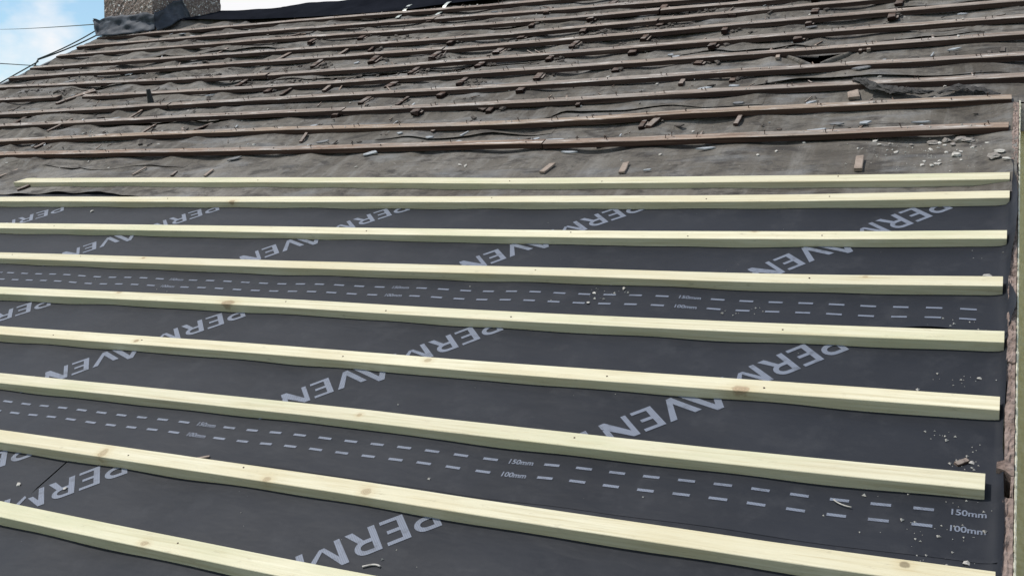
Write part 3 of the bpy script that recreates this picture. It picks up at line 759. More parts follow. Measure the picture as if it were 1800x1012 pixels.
for i, (u, v, l, wd, a, dk) in enumerate(SHARDS):
    vs, fs = shard_mesh(l * .85, wd * .62, .0045, i)
    o = mesh_obj('slate_shard', vs, fs, M['slate_dark'] if dk else M['slate'], mw=ROOF @ T(u, v, felt_base(u, v) + .006) @ Matrix.Rotation(math.radians(a), 4, 'Z') @ Matrix.Rotation(rnd.uniform(-.12, .12), 4, 'X') @ Matrix.Rotation(rnd.uniform(-.12, .12), 4, 'Y'))
    place(o, u, v, 'dark shard' if dk else 'shard')

# bent metal straps hanging from the top battens
for i, (u, v) in enumerate(((-3.69, 5.93), (-3.37, 5.90))):
    vs, fs = [], []
    for k in range(9):
        t = k / 8; y = -.115 + .20 * t; z = .026 * sm(.35, .6, t) + .004 + .004 * math.sin(t * 9)
        for x in (-.013, .013): vs += [(x + .012 * t, y, z), (x + .012 * t, y, z + .0025)]
    for k in range(8):
        b = k * 4; fs += [(b + 1, b + 3, b + 7, b + 5), (b, b + 4, b + 6, b + 2), (b, b + 1, b + 5, b + 4), (b + 2, b + 6, b + 7, b + 3)]
    o = mesh_obj('metal_strap', vs, fs, M['metal'], mw=ROOF @ T(u, v, .0) @ Matrix.Rotation(.02, 4, 'Z'))
    tag(o, ('left' if i == 0 else 'right') + ' of two small grey metal straps hooked over the top batten', 'strap', 'grey metal straps')

# black stub of pipe standing on the felt
vs, fs = [], []
prof = [(.026, 0), (.024, .015), (.020, .02), (.017, .05), (.013, .095), (.012, .10), (.0, .10)]
for (r, z) in prof:
    for k in range(12): vs.append((r * math.cos(k * .5236), r * math.sin(k * .5236), z))
for i in range(len(prof) - 1):
    for k in range(12): fs.append((i * 12 + k, i * 12 + (k + 1) % 12, (i + 1) * 12 + (k + 1) % 12, (i + 1) * 12 + k))
o = mesh_obj('pipe_stub', vs, fs, M['black'], mw=Matrix.Translation(ROOF @ Vector((-4.635, 4.40, -.012))) @ Matrix.Rotation(.25, 4, 'X'))
tag(o, 'short black tapered pipe stub standing up between old battens at left', 'pipe')

# twisted strip of torn black felt
def ragged_tube(name, path, rad, seed, mat, amp=.5, seg=14, flat=.55):
    pts = []
    for i in range(len(path) - 1):
        for k in range(8): pts.append(Vector(path[i]).lerp(Vector(path[i + 1]), k / 8))
    pts.append(Vector(path[-1])); vs, fs = [], []; n = len(pts); o0 = pts[0].copy()
    for i, p in enumerate(pts):
        t = i / (n - 1); r = rad * (.35 + .9 * math.sin(math.pi * min(1, t * .9 + .08))) * (1 + .4 * fn(t * 9, seed))
        d = (pts[min(i + 1, n - 1)] - pts[max(i - 1, 0)]).normalized(); side = Vector((-d.y, d.x, 0))
        for k in range(seg):
            a = 2 * math.pi * k / seg + t * 5
            q = r * (1 + amp * fn(math.cos(a) * 2 + seed, math.sin(a) * 2, t * 14))
            vs.append(tuple(p - o0 + side * math.cos(a) * q * 1.25 + Vector((0, 0, 1)) * math.sin(a) * q * flat))
    for i in range(n - 1):
        for k in range(seg): fs.append((i * seg + k, i * seg + (k + 1) % seg, (i + 1) * seg + (k + 1) % seg, (i + 1) * seg + k))
    fs.append(tuple(range(seg))); fs.append(tuple((n - 1) * seg + k for k in range(seg)))
    return mesh_obj(name, vs, fs, mat, mw=ROOF @ Matrix.Translation(o0), smooth=False)
o = ragged_tube('torn_felt_twist', [(-.56, 4.085, .030), (-.515, 4.045, .032), (-.47, 4.0, .022), (-.40, 3.975, .014), (-.33, 3.945, .020), (-.29, 3.93, .018), (-.26, 3.965, .008)], .0145, 5, M['torn'], .9)
tag(o, 'twisted black strip of torn felt lying over old battens at right', 'torn felt')
o = ragged_tube('torn_felt_twist', [(-.24, 3.945, .006), (-.17, 3.975, .016), (-.10, 3.955, .010), (-.03, 3.905, .006)], .013, 9, M['torn'], .9, flat=.4)
tag(o, 'dusty crumpled ridge of torn felt beside the step in the right verge', 'torn felt')

# mortar lumps
def lump(r, seed, sq=.6):
    bm = bmesh.new(); bmesh.ops.create_icosphere(bm, subdivisions=1 if r < .012 else 2, radius=r)
    rr = random.Random(seed); ax = (rr.uniform(.8, 1.5), rr.uniform(.7, 1.1), sq * rr.uniform(.7, 1.1))
    for v in bm.verts:
        k = 1 + .55 * fn(v.co.x / r * 1.3 + seed, v.co.y / r * 1.3, v.co.z / r * 1.3) + .35 * fn(v.co.x / r * 3.1 + seed, v.co.y / r * 3.1, v.co.z / r * 3.1)
        v.co = Vector((v.co.x * ax[0] * k, v.co.y * ax[1] * k, v.co.z * ax[2] * k))
    vs = [tuple(v.co) for v in bm.verts]; bm.verts.index_update(); fs = [tuple(v.index for v in f.verts) for f in bm.faces]; bm.free()
    return vs, fs
LUMPS = [(-.23, 3.525, .022), (-.19, 3.53, .026), (-.145, 3.515, .028), (-.115, 3.50, .022), (-.15, 3.37, .020), (-.22, 3.29, .014), (-.02, 3.365, .020), (.0, 3.30, .016), (-.37, 3.50, .014), (-.30, 3.515, .014), (-.035, 3.33, .022), (-.10, 3.44, .013), (-.165, 3.475, .018)]
for i, (u, v, r) in enumerate(LUMPS):
    vs, fs = lump(r * .62, i * 2.3, .5)
    o = mesh_obj('mortar_lump', vs, fs, M['crumb'] if i in (5, 6, 7, 4) else M['mortar2'], mw=ROOF @ T(u, v, felt_base(u, v) + r * .35 + .035 * sm(-.10, .03, u) * .5))
    place(o, u, v, 'lump')

# automatic labels: row of old battens below which each piece lies, and its rank within that row
NAMES = {'stub': ('brown timber stub', 'timber stub', 'brown timber stubs along the rafters'), 'sliver': ('weathered wood sliver', 'wood sliver', 'weathered wood slivers on the felt'),
 'pale sliver': ('pale wood sliver', 'wood sliver', 'pale wood slivers on the felt'), 'shard': ('pale slate shard', 'slate shard', 'pale slate shards on the felt'),
 'dark shard': ('dark slate shard', 'slate shard', 'dark slate shards on the felt'), 'lump': ('grey mortar lump', 'mortar', 'mortar lumps on the felt')}
byrow = {}
for (o, u, v, kind) in PIECES:
    k = sum(1 for p in OLD if spline(p, u) < v)          # number of old battens further down the slope
    byrow.setdefault((kind, k), []).append((u, v, o))
for (kind, k), lst in byrow.items():
    lst.sort(key=lambda a: a[0]); nm, cat, grp = NAMES[kind]
    where = 'below the lowest old batten' if k == 0 else 'just above the %s old batten from the bottom' % ORD[min(k, 11) - 1]
    for i, (u, v, o) in enumerate(lst):
        if len(lst) == 1: s = 'only %s %s' % (nm, where)
        else: s = '%s %s, %s from the left' % (nm, where, (ORD + ['twelfth', 'thirteenth', 'fourteenth', 'fifteenth', 'sixteenth'])[i])
        tag(o, s, cat, grp)

# crumbs and rubble nobody could count
def scatter(name, label, cat, spots, mat, hfun, seed, rmin, rmax, per, spread):
    r = random.Random(seed); vs, fs = [], []
    for (u, v, k) in spots:
        for q in range(int(per * k)):
            uu = u + r.gauss(0, spread[0]); vv = v + r.gauss(0, spread[1]); rad = rmin + (rmax - rmin) * r.random() ** 3
            if uu > .008 or uu < -6.65: continue
            a, f = lump(rad, r.uniform(0, 99), .55) if rad > .006 else ([(rad, 0, 0), (-rad * .6, rad * .8, 0), (-rad * .5, -rad * .9, 0), (0, .1 * rad, rad * .9)], [(0, 1, 3), (1, 2, 3), (2, 0, 3), (0, 2, 1)])
            b = len(vs); h = hfun(uu, vv) + rad * .3
            an = r.uniform(0, 6.28); c, s = math.cos(an), math.sin(an)
            vs += [(uu + x * c - y * s, vv + x * s + y * c, h + z) for x, y, z in a]; fs += [tuple(b + i for i in t) for t in f]
    o = mesh_obj(name, vs, fs, mat, mw=ROOF); tag(o, label, cat, kind='stuff'); return o
def mem_top(u, v):
    if v > 2.31: return sheet_h(u, v, 3, 2.30)
    if v > 1.535: return sheet_h(u, v, 2, 1.525)
    return sheet_h(u, v, 1.3 if u > ULAP else .4, .74)
scatter('mortar_crumbs', 'pale mortar crumbs scattered over the new black membrane', 'crumbs',
 [(-1.10, 2.415, 2.2), (-1.08, 2.445, 1.6), (-.99, 2.45, 1), (-.65, 2.36, 1.5), (-.60, 2.37, 1), (-.06, 1.78, 2.5), (-.03, 1.84, 2), (-.05, 1.73, 1), (-.10, 1.60, 2.5), (-.14, 1.59, 2), (-.05, 1.60, 1), (-.04, 1.68, 2), (-.02, 2.3, 1.5), (-.09, 2.345, 2),
  (-.05, 2.70, 1), (-.08, 2.11, 2), (-.03, 2.12, 1), (-.20, 1.67, .6), (-1.23, 1.30, .5), (-.05, 1.52, 1), (-.10, 1.51, 1.5), (-.04, 1.81, 1), (-3.18, 2.41, .4), (-2.69, 2.38, .4), (-1.27, 1.55, .3), (-.12, 1.90, 2), (-.2, 2.05, 1)],
 M['crumb'], mem_top, 3, .0012, .0062, 5, (.035, .018))
spots = []
r2 = random.Random(8)
for k in range(80): spots.append((-r2.random() * 3.6, 1.15 + r2.random() * 1.8, .25))
scatter('mortar_crumbs', 'thin dusting of tiny grit over the whole new membrane', 'grit', spots, M['crumb'], mem_top, 5, .0008, .0030, 5, (.05, .05))
for (u, v, r, nm) in ((-3.73, 2.975, .012, 'white chip on the membrane under the topmost words at far left'), (-2.405, 1.335, .0085, 'white chip on the membrane at bottom left beside the slit'), (-2.235, 1.345, .009, 'white chip on the letter R at bottom left'),
                      (-.043, 1.522, .0085, 'pinkish white chip on the membrane above the bottom right batten end'), (-.035, 2.585, .013, 'pale flat chip on the membrane near the right verge, above the upper dashed lines'),
                      (-.04, 2.115, .007, 'round white chip near the right verge above the knotty batten'), (-.045, 1.812, .007, 'white chip near the right verge beside a brown fragment'), (-1.10, 2.372, .009, 'largest pale chip in the cluster on the upper dashed lines')):
    vs, fs = lump(r * .75, u * 7, .5)
    tag(mesh_obj('mortar_chip', vs, fs, M['crumb'], mw=ROOF @ T(u, v, mem_top(u, v) + r * .25)), nm, 'chip', 'single white chips on the membrane')
vs, fs = chunk_mesh(.028, .012, .006, 77, .4)
tag(mesh_obj('wood_sliver', vs, fs, M['stick'], mw=ROOF @ T(-.075, 1.80, mem_top(-.075, 1.8)) @ Matrix.Rotation(-.9, 4, 'Z')), 'small brown wood fragment on the new membrane near the right verge', 'wood sliver')
pts = [(-.255 + .05 * math.cos(a), 1.665 + .03 * math.sin(a), mem_top(-.25, 1.67) + .004) for a in [3.6 + .12 * k for k in range(9)]]
tag(tube('wood_shaving', pts, .0014, M['crumb'], mw=ROOF, seg=6), 'curved white shaving on the membrane below the third new batten', 'shaving')
pts = [(-1.235 + .04 * t, 1.262 + .03 * math.sin(t * 1.5) - .02 * t, mem_top(-1.2, 1.25) + .004) for t in [k / 8 for k in range(9)]]
tag(tube('wood_shaving', pts, .0022, M['crumb'], mw=ROOF, seg=6), 'curved white shaving at the bottom edge below the printed words', 'shaving')
vs, fs = chunk_mesh(.075, .006, .004, 71, .2)
tag(mesh_obj('wood_sliver', vs, fs, M['stick_pale'], mw=ROOF @ T(-1.955, 1.505, mem_top(-1.95, 1.5) + .003) @ Matrix.Rotation(-1.15, 4, 'Z')), 'thin pale splinter resting against the top of the second lowest new batten', 'wood sliver')

scatter('rubble', 'dark crumbs of slate and mortar strewn between the old battens', 'rubble',
 [(-3.94, 4.93, 1.5), (-3.67, 4.86, 1.5), (-3.43, 4.62, 2), (-3.82, 4.64, 2), (-3.53, 5.38, 1), (-3.33, 5.31, 2), (-2.66, 5.06, 1), (-2.72, 4.86, 1.5), (-2.68, 4.64, 2.2), (-3.07, 4.63, 1), (-2.46, 5.08, 1.2), (-2.34, 5.05, 1.2),
  (-2.02, 5.09, 2), (-1.92, 5.10, 2.5), (-1.82, 5.07, 2.2), (-1.91, 4.86, 3), (-1.85, 4.89, 2.5), (-1.58, 5.11, 2), (-1.57, 5.37, 2.2), (-1.50, 5.33, 2), (-6.11, 4.80, 2.5), (-5.74, 4.74, 2.5), (-4.68, 4.84, 1.5), (-4.57, 4.82, 1.5), (-1.65, 5.12, 2),
  (-2.4, 4.40, 1.2), (-2.05, 4.64, 1.2), (-5.9, 5.06, 2), (-5.3, 5.1, 1), (-4.9, 4.6, 1)], M['rubble'], lambda u, v: felt_base(u, v), 4, .0025, .014, 17, (.06, .024))
scatter('rubble', 'dark dirt and splinters heaped beside the timber stubs', 'rubble', [(u + .045, v + .055, 1) for (u, v) in BLOCKS], M['rubble'], lambda u, v: felt_base(u, v) + .004, 14, .003, .015, 12, (.022, .024))
scatter('rubble', 'dark grit caught along the upper edges of the old battens', 'grit', [(-6.4 * k / 260 , spline(OLD[k % 11], -6.4 * k / 260) + .075 + .03 * math.sin(k), .5 + .5 * math.sin(k * 1.3)) for k in range(260)], M['rubble'], lambda u, v: felt_base(u, v), 15, .002, .010, 7, (.05, .022))
spots = []
for k in range(150): spots.append((-r2.random() * 6.4, 3.35 + r2.random() * 2.5, .8))
for k in range(14): spots.append((-r2.random() * .45, 3.28 + r2.random() * .27, 2.2))
scatter('mortar_crumbs', 'pale grit and mortar crumbs scattered over the old felt', 'grit', spots, M['crumb'], lambda u, v: felt_base(u, v), 6, .0015, .009, 5, (.07, .05))
# crumbs lying on the old battens
spots = []
for i, pts in enumerate(OLD):
    for k in range(16):
        u = -r2.random() * 6.3; spots.append((u, spline(pts, u) + .022, 1))
scatter('mortar_crumbs', 'pale crumbs lying along the tops of the old battens', 'grit', spots, M['crumb'], lambda u, v: .0245, 7, .0012, .0065, 7, (.04, .007))

def flakes(name, label, cat, n, seed, mat, lmin, lmax, zone=None, aspect=.3):
    r = random.Random(seed); vs, fs = [], []
    for q in range(n):
        row = r.randrange(11); u = -6.4 * r.random(); vb = spline(OLD[row], u)
        v = vb + (r.uniform(.05, .12) if r.random() < .6 else r.uniform(.05, .22)) if zone is None else zone(r, u)
        l = lmin + (lmax - lmin) * r.random() ** 2.5; a = r.gauss(1.5, .7); w_ = l * r.uniform(.5, 1.3) * aspect; b = len(vs)
        c, s_ = math.cos(a), math.sin(a); h = felt_base(u, v) + .003; t1, t2 = r.uniform(-.25, .25) * l, r.uniform(-.2, .2) * w_
        for (x, y) in ((-l / 2, -w_ / 2 * r.uniform(.2, 1)), (l / 2, -w_ / 2 * r.uniform(.1, 1)), (l / 2 * r.uniform(.7, 1.1), w_ / 2 * r.uniform(.2, 1)), (-l / 2 * r.uniform(.7, 1.1), w_ / 2)):
            vs.append((u + x * c - y * s_, v + x * s_ + y * c, h + t1 * x / l + .001))
        for k in range(4):
            x, y, z = vs[b + k]; vs.append((x, y, z + .003 + .10 * w_))
        fs += [(b + 4, b + 5, b + 6, b + 7)] + [(b + k, b + (k + 1) % 4, b + 4 + (k + 1) % 4, b + 4 + k) for k in range(4)]
    return tag(mesh_obj(name, vs, fs, mat, mw=ROOF), label, cat, kind='stuff')
flakes('splinters', 'countless small brown splinters and bark on the old felt', 'splinters', 420, 21, M['stick'], .012, .075, None, .16)
flakes('splinters', 'countless dark flakes of broken slate and felt on the old roof', 'flakes', 520, 22, M['rubble'], .010, .055, None, .45)
flakes('splinters', 'small pale grey slate flakes strewn on the old felt', 'flakes', 150, 23, M['slate'], .008, .045, None, .35)

# ------------------------------------------------------------------ right verge
verge = empty('gable_wall', ROOF @ T(.03, .3)); tag(verge, 'low right gable wall with a crumbling pink mortar top and cream render', 'wall')
VL = ROOF @ T(.03, .3)
JO = [.30, .55, .80, 1.02, 1.25, 1.42, 1.565, 1.70, 1.765, 1.90, 2.03, 2.165, 2.30, 2.44, 2.575, 2.735, 2.90, 3.07, 3.23, 3.38, 3.55, 3.70, 3.80]
for i in range(len(JO) - 1):
    v0, v1 = JO[i] + .0006, JO[i + 1] - .0006
    n = max(4, int((v1 - v0) / .008)); vs, fs = [], []; m = 7
    th = .016 + .010 * fn(i * 1.7, 5)
    for a in range(n + 1):
        v = v0 + (v1 - v0) * a / n; e = min(a, n - a) / 2.0; er = .004 * max(0, 1 - e)
        inn = .015 + .003 * fn(v * 9, 1) + .0035 * fn(v * 34, 2)
        if 1.70 < v < 1.77: inn += .013
        if 1.775 < v < 1.80: inn -= .014
        if 2.39 < v < 2.44: inn += .016
        if 2.85 < v < 3.1: inn += .010
        outr = .0345 + .0012 * fn(v * 16, 7) + .0010 * fn(v * 50, 3)
        for k in range(m):
            s = k / (m - 1); u = inn + (outr - inn) * s
            hh = th - er * .6 + .007 * fn(u * 90, v * 30, 4) + .005 * fn(u * 260, v * 110, 8)
            if k == 0: hh = -.05
            if k == m - 1: hh = -.05; 
            u2 = u
            if k == 1: u2 = inn + .0008
            if k == m - 2: u2 = outr - .0008
            vs.append((u2 - .03, v - .3, hh))
    for a in range(n):
        for k in range(m - 1): fs.append((a * m + k, a * m + k + 1, (a + 1) * m + k + 1, (a + 1) * m + k))
    fs.append(tuple(range(m))[::-1]); fs.append(tuple(n * m + k for k in range(m)))
    mesh_obj('mortar_piece', vs, fs, M['mortar'], parent=verge)
# broken render edge standing along the outside
vs, fs = [], []; n = 500
for a in range(n + 1):
    v = .3 + 3.52 * a / n
    j = .5 + fn(v * 60, 3) + .6 * fn(v * 150, 9)
    hh = .010 + .007 * j + .006 * fn(v * 4, 4); wj = .0022 + .0016 * max(-.6, j) + .0012 * fn(v * 30, 6)
    for (u, z) in ((.0352, -.06), (.0352, hh - .002), (.0365, hh), (.0365 + max(.0006, wj), hh - .003), (.0372 + max(.0006, wj), -.06)): vs.append((u - .03, v - .3, z))
for a in range(n):
    for k in range(4): fs.append((a * 5 + k, a * 5 + k + 1, (a + 1) * 5 + k + 1, (a + 1) * 5 + k))
mesh_obj('render_edge', vs, fs, M['render'], parent=verge)
# wall below
inv = verge.matrix_world.inverted()
def wall_prism(name, x0, x1, pts_yz, mat, parent):
    vs = [(x, y, z) for x in (x0, x1) for (y, z) in pts_yz]; n = len(pts_yz)
    vs = [tuple(inv @ Vector(p)) if parent is verge else p for p in vs]
    fs = [tuple(range(n))[::-1], tuple(range(n, 2 * n))] + [(k, (k + 1) % n, n + (k + 1) % n, n + k) for k in range(n)]
    return mesh_obj(name, vs, fs, mat, parent=parent)
def roofz(y, d=0): return Z0 + y * math.tan(TH) - d
Y1 = 3.82 * math.cos(TH)
wall_prism('wall', -.16, .034, [(.36, 0), (Y1, 0), (Y1, roofz(Y1, .09)), (.36, roofz(.36, .09))], M['roughcast'], verge)

# ------------------------------------------------------------------ house
house = empty('house', Matrix.Identity(4)); tag(house, 'house with the stripped roof, cream roughcast wall showing beyond the right verge', 'house')
RY = 6.42 * math.cos(TH); RZ = Z0 + 6.42 * math.sin(TH)
# wall facing us beyond the step, seen past the verge
def subdiv_wall(name, x0, x1, y, z0, z1, mat, parent):
    nx, nzz = 80, 160; vs, fs = [], []
    for i in range(nx + 1):
        for j in range(nzz + 1):
            x = x0 + (x1 - x0) * (i / nx) ** 1.6; z = z0 + (z1 - z0) * j / nzz
            vs.append((x, y + .006 * fn(x * 9, z * 9, 1) + .004 * fn(x * 30, z * 30, 2), z))
    for i in range(nx):
        for j in range(nzz): fs.append((i * (nzz + 1) + j, (i + 1) * (nzz + 1) + j, (i + 1) * (nzz + 1) + j + 1, i * (nzz + 1) + j + 1))
    return mesh_obj(name, vs, fs, mat, parent=parent)
subdiv_wall('front_wall', .036, 2.4, Y1 + .008, 0, roofz(Y1 + .008, .004), M['roughcast'], house)
box_obj('eaves_board', (.042, 2.4, Y1 - .03, Y1 + .002, roofz(Y1, .10), roofz(Y1, .004)), M['mortar2'], house)
wall_prism('end_wall', 2.34, 2.44, [(Y1 + .04, 0), (2 * RY, 0), (2 * RY, Z0), (RY, RZ - .06), (Y1 + .04, roofz(Y1 + .04, .06))], M['roughcast'], house)
wall_prism('end_wall', -6.66, -6.50, [(.36, 0), (2 * RY, 0), (2 * RY, Z0), (RY, RZ - .10), (.36, roofz(.36, .10))], M['roughcast'], house)
box_obj('eaves_wall', (-6.49, -.17, .36, .52, 0, roofz(.36, .12)), M['roughcast'], house)
box_obj('rear_wall', (-6.49, 2.33, 2 * RY - .2, 2 * RY, 0, Z0), M['roughcast'], house)
box_obj('fascia', (-6.68, .03, .25, .275, roofz(.25, .20), roofz(.25, .02)), M['black'], house)
vs = [(-6.70, RY, RZ - .02), (2.45, RY, RZ - .02), (2.45, 2 * RY + .2, Z0 - .12), (-6.70, 2 * RY + .2, Z0 - .12)]
vs += [(x, y, z - .06) for x, y, z in vs]
mesh_obj('rear_roof_slope', vs, [(0, 1, 2, 3), (7, 6, 5, 4), (0, 3, 7, 4), (1, 5, 6, 2), (0, 4, 5, 1), (3, 2, 6, 7)], M['slate_roof'], parent=house)
box_obj('ceiling', (-6.49, 2.33, .53, 2 * RY - .21, Z0 - .35, Z0 - .30), M['timber_in'], house)
for k in range(-5, 17):
    u = -.49 - RAFT * k
    if u < -6.5: break
    lo = .27 if u < 0 else 3.86
    v, f = boxv(u - .022, u + .022, lo, 6.38, -.115, -.026)
    mesh_obj('rafter', [tuple(ROOF @ Vector(p)) for p in v], f, M['timber_in'], parent=house)
# dark barge edge along the left verge
vs, fs = [], []; n = 90
for a in range(n + 1):
    v = .27 + 6.13 * a / n; wob = .010 * fn(v * 3, 1)
    for (u, z) in ((-6.665, .006 + wob), (-6.72, .002 + wob), (-6.725, -.10), (-6.665, -.10)): vs.append(tuple(ROOF @ Vector((u, v, z))))
for a in range(n):
    for k in range(4): fs.append((a * 4 + k, a * 4 + (k + 1) % 4, (a + 1) * 4 + (k + 1) % 4, (a + 1) * 4 + k))
fs.append((0, 1, 2, 3)); fs.append((n * 4 + 3, n * 4 + 2, n * 4 + 1, n * 4))
mesh_obj('verge_board', vs, [tuple(reversed(f)) for f in fs], M['slate_dark'], parent=house)

# ------------------------------------------------------------------ black sheet along the ridge
LOW = [(-6.1, 6.36), (-5.86, 6.31), (-5.50, 6.20), (-5.09, 6.10), (-4.43, 5.985), (-4.02, 5.945), (-3.73, 5.92), (-3.4, 5.97), (-2.88, 5.97), (-2.0, 6.0), (2.3, 6.0)]
vs, fs = [], []; nu = 260; nv = 26
for i in range(nu + 1):
    u = -6.08 + 8.4 * i / nu
    lo = max(5.93, spline(LOW, u)) + .012 * fn(u * 3, 3); hi = 6.80
    for j in range(nv + 1):
        t = j / nv; s = lo + (hi - lo) * t          # arc length over the ridge
        fold = .030 * math.exp(-((t - .30 - .06 * fn(u * 1.2, 2)) / .10) ** 2) * (.7 + .6 * fn(u * .9, 6)) + .018 * max(0, fn(u * 2.5 + t * 3, t * 6, 1))
        d = .034 + fold + .010 * fn(u * 5, t * 5, 3)
        if j == 0: d = .027
        if j == 1: d = .036
        if s <= 6.42: p = ROOF @ Vector((u, s, d))
        else:
            e = s - 6.42; p = Vector((u, RY + e * math.cos(TH), RZ - e * math.sin(TH))) + Vector((0, math.sin(TH), math.cos(TH))) * d
        # rounded crest
        k = math.exp(-((s - 6.42) / .07) ** 2); p.z -= .018 * k
        vs.append(tuple(p))
for i in range(nu):
    for j in range(nv): fs.append((i * (nv + 1) + j, (i + 1) * (nv + 1) + j, (i + 1) * (nv + 1) + j + 1, i * (nv + 1) + j + 1))
o = mesh_obj('ridge_sheet', vs, fs, M['ridge'], mw=Matrix.Identity(4), smooth=True)
tag(o, 'long crumpled black plastic sheet draped along the ridge right of the chimney', 'plastic sheet')

# ------------------------------------------------------------------ chimney
CX0, CX1, CY0, CY1 = -6.655, -6.13, 5.45, 6.235
chim = empty('chimney', T(CX0, CY0, RZ)); tag(chim, 'brown pebbledashed chimney stack at the left end of the ridge', 'chimney')
def rough_box(name, x0, x1, y0, y1, z0, z1, mat, parent, amp, st):
    bm = bmesh.new(); v, f = boxv(x0, x1, y0, y1, z0, z1); bv = [bm.verts.new(p) for p in v]
    for q in f: bm.faces.new([bv[i] for i in q])
    for ax, lo, hi in ((0, x0, x1), (1, y0, y1), (2, z0, z1)):
        n = max(1, int((hi - lo) / st))
        for k in range(1, n):
            co = Vector((0, 0, 0)); co[ax] = lo + (hi - lo) * k / n; no = Vector((0, 0, 0)); no[ax] = 1
            bmesh.ops.bisect_plane(bm, geom=bm.verts[:] + bm.edges[:] + bm.faces[:], plane_co=co, plane_no=no)
    bm.normal_update()
    for q in bm.verts: q.co += q.normal * (amp * (fn(q.co.x * 60, q.co.y * 60, q.co.z * 60) + .5 * fn(q.co.x * 9, q.co.y * 9, q.co.z * 9)))
    bm.verts.index_update()
    vs = [tuple(q.co) for q in bm.verts]; fs = [tuple(q.index for q in p.verts) for p in bm.faces]; bm.free()
    return mesh_obj(name, vs, fs, mat, parent=parent)
rough_box('stack', 0, CX1 - CX0, 0, CY1 - CY0, -.6, 1.05, M['pebble'], chim, .006, .022)
rough_box('capping', -.05, CX1 - CX0 + .05, -.05, CY1 - CY0 + .05, 1.055, 1.15, M['mortar2'], chim, .004, .06)
for k in range(2):
    vs, fs = [], []; prof = [(.11, 0), (.105, .02), (.095, .30), (.11, .31), (.11, .34), (.085, .34), (.08, .05)]
    for (r, z) in prof:
        for q in range(20): vs.append((.26 + r * math.cos(q * .31416), .22 + .36 * k + r * math.sin(q * .31416), 1.155 + z))
    for i in range(len(prof) - 1):
        for q in range(20): fs.append((i * 20 + q, i * 20 + (q + 1) % 20, (i + 1) * 20 + (q + 1) % 20, (i + 1) * 20 + q))
    mesh_obj('chimney_pot', vs, fs, M['clay'], parent=chim, smooth=True)
# lead flashing: front apron and stepped side piece
def flash(name, path, mat, label):
    """path: list of (x, y, z_bottom, height, kick) along the wall foot; nx,ny outward"""
    vs, fs = [], []; m = 12; n = len(path); o0 = Vector(path[0][:3])
    for i, (x, y, z, h, kick, nx, ny) in enumerate(path):
        for k in range(m):
            t = k / (m - 1)
            off = .012 + kick * (1 - t) ** 2.2 + .024 + .028 * fn(x * 8 + y * 8, t * 3, 2) * (1 - .3 * t) + .014 * fn(x * 23 + y * 19, t * 7, 5)
            vs.append((x + nx * off - o0.x, y + ny * off - o0.y, z + h * t * (1 + .16 * fn(x * 6 + y * 6, 4) + .08 * fn(x * 17 + y * 15, 1)) - o0.z))
    for i in range(n - 1):
        for k in range(m - 1): fs.append((i * m + k, (i + 1) * m + k, (i + 1) * m + k + 1, i * m + k + 1))
    o = mesh_obj(name, vs, fs, mat, mw=Matrix.Translation(o0), smooth=True)
    md = o.modifiers.new('thick', 'SOLIDIFY'); md.thickness = .004; md.offset = 1
    return tag(o, label, 'lead flashing', 'lead flashing round the chimney')
def interp(L_, n):
    out_ = []
    tot = len(L_) - 1
    for i in range(n + 1):
        f = i / n * tot; k = min(int(f), tot - 1); t = f - k
        out_.append(tuple(a + (b - a) * t for a, b in zip(L_[k], L_[k + 1])))
    return out_
zb = roofz(CY0) + .012
flash('lead_flashing', interp([(CX0 - .075, CY0 - .005, zb + .105, .035, .0, 0, -1), (CX0 - .055, CY0 - .01, zb + .055, .085, .01, 0, -1), (CX0 - .015, CY0, zb - .010, .145, .04, 0, -1), (CX0 + .16, CY0, zb - .022, .165, .055, 0, -1), (CX1 - .12, CY0, zb - .02, .155, .05, 0, -1), (CX1 - .02, CY0, zb - .015, .15, .04, .3, -1), (CX1 + .03, CY0 - .01, zb + .0, .12, .02, .7, -.7)], 60), M['lead'],
      'dull grey lead apron round the front foot of the chimney, curling at left')
sd_ = []
for y, dz, h, kk in ((CY0 - .02, .0, .15, .05), (CY0 + .08, .0, .13, .07), (CY0 + .2, .005, .16, .06), (CY0 + .30, .01, .17, .05), (RY, .01, .165, .03), (RY + .08, -.02, .13, .02), (RY + .15, -.06, .10, .01)):
    z = roofz(y) if y < RY else RZ - (y - RY) * math.tan(TH)
    sd_.append((CX1, y, z + .012 + dz, h, kk, 1, -.15))
flash('lead_flashing', interp(sd_, 60), M['lead'], 'crumpled pale lead soaker rising to a peak up the right side of the chimney')

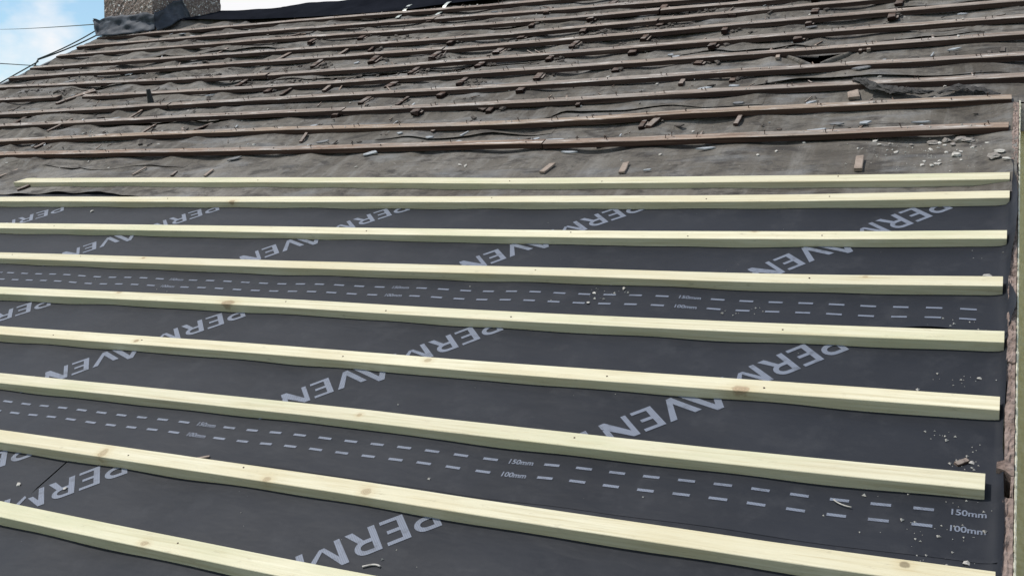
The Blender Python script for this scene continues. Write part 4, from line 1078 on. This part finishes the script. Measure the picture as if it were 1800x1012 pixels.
# ------------------------------------------------------------------ cables
CAMP = camo.matrix_world.translation
def sag(a, b, n, s): return [tuple(Vector(a).lerp(Vector(b), k / n) - Vector((0, 0, s * 4 * (k / n) * (1 - k / n)))) for k in range(n + 1)]
A0 = Vector((CX0 - .07, CY0 + .02, Z0 + 2.885))
D = Vector((-.7804, .60516, .15718)); far = CAMP + D * 26
tag(tube('overhead_wire', sag(A0, far, 24, .01), .0045, M['cable'], mw=Matrix.Identity(4)), 'thin single wire running from the chimney foot to the left edge of the sky', 'wire', 'overhead wires')
e0 = ROOF @ Vector((-6.69, 5.42, .012)); e1 = ROOF @ Vector((-6.69, 5.22, .010)); e2 = ROOF @ Vector((-6.70, 4.9, .0))
tag(tube('aerial_cable', sag(A0 + Vector((0, 0, -.03)), e0 + Vector((0, 0, .05)), 14, .015) + sag(e0 + Vector((0, 0, .03)), e2, 8, .0), .005, M['cable'], mw=Matrix.Identity(4)), 'upper of two grey cables slanting from the chimney foot down the left verge', 'cable', 'cables beside the chimney')
tag(tube('aerial_cable', sag(A0 + Vector((.0, 0, -.075)), e0 + Vector((0, 0, .045)), 14, .012) + [tuple(e0 + Vector((-.004, -.02, .01))), tuple(e0 + Vector((0, -.035, -.02)))], .0055, M['cable'], mw=Matrix.Identity(4)), 'lower of two grey cables from the chimney foot, hooked onto the left verge', 'cable', 'cables beside the chimney')
p1 = CAMP + Vector((-.7843, .6069, .1288)) * 22; p2 = CAMP + Vector((-.7610, .6353, .1285)) * 30; p3 = CAMP + Vector((-.70, .70, .125)) * 34
tag(tube('overhead_wire', [tuple(p1 + (p1 - p2) * .6), tuple(p1), tuple(p2), tuple(p3)], .009, M['cable'], mw=Matrix.Identity(4)), 'thin level wire crossing the cloud and passing behind the left verge', 'wire', 'overhead wires')

# ------------------------------------------------------------------ ground
vs, fs = [], []; n = 60
for i in range(n + 1):
    for j in range(n + 1):
        x = (i / n * 2 - 1); y = (j / n * 2 - 1)
        X = math.copysign(abs(x) ** 2.5, x) * 1500; Y = math.copysign(abs(y) ** 2.5, y) * 1500
        vs.append((X - 2, Y + 4, 0))
for i in range(n):
    for j in range(n): fs.append((i * (n + 1) + j, (i + 1) * (n + 1) + j, (i + 1) * (n + 1) + j + 1, i * (n + 1) + j + 1))
tag(box_obj('added_bounce_slab', (-9, 7, -7, 16, -.2, .004), plain('pale_bounce_concrete', (.42, .40, .36), (.56, .54, .49), 6, .9, .3, .01), mw=Matrix.Identity(4)), kind='structure')  # unseen pale slab, added to bounce light up onto wall and batten fronts
tag(mesh_obj('ground', vs, fs, M['grass'], mw=Matrix.Identity(4)), kind='structure')
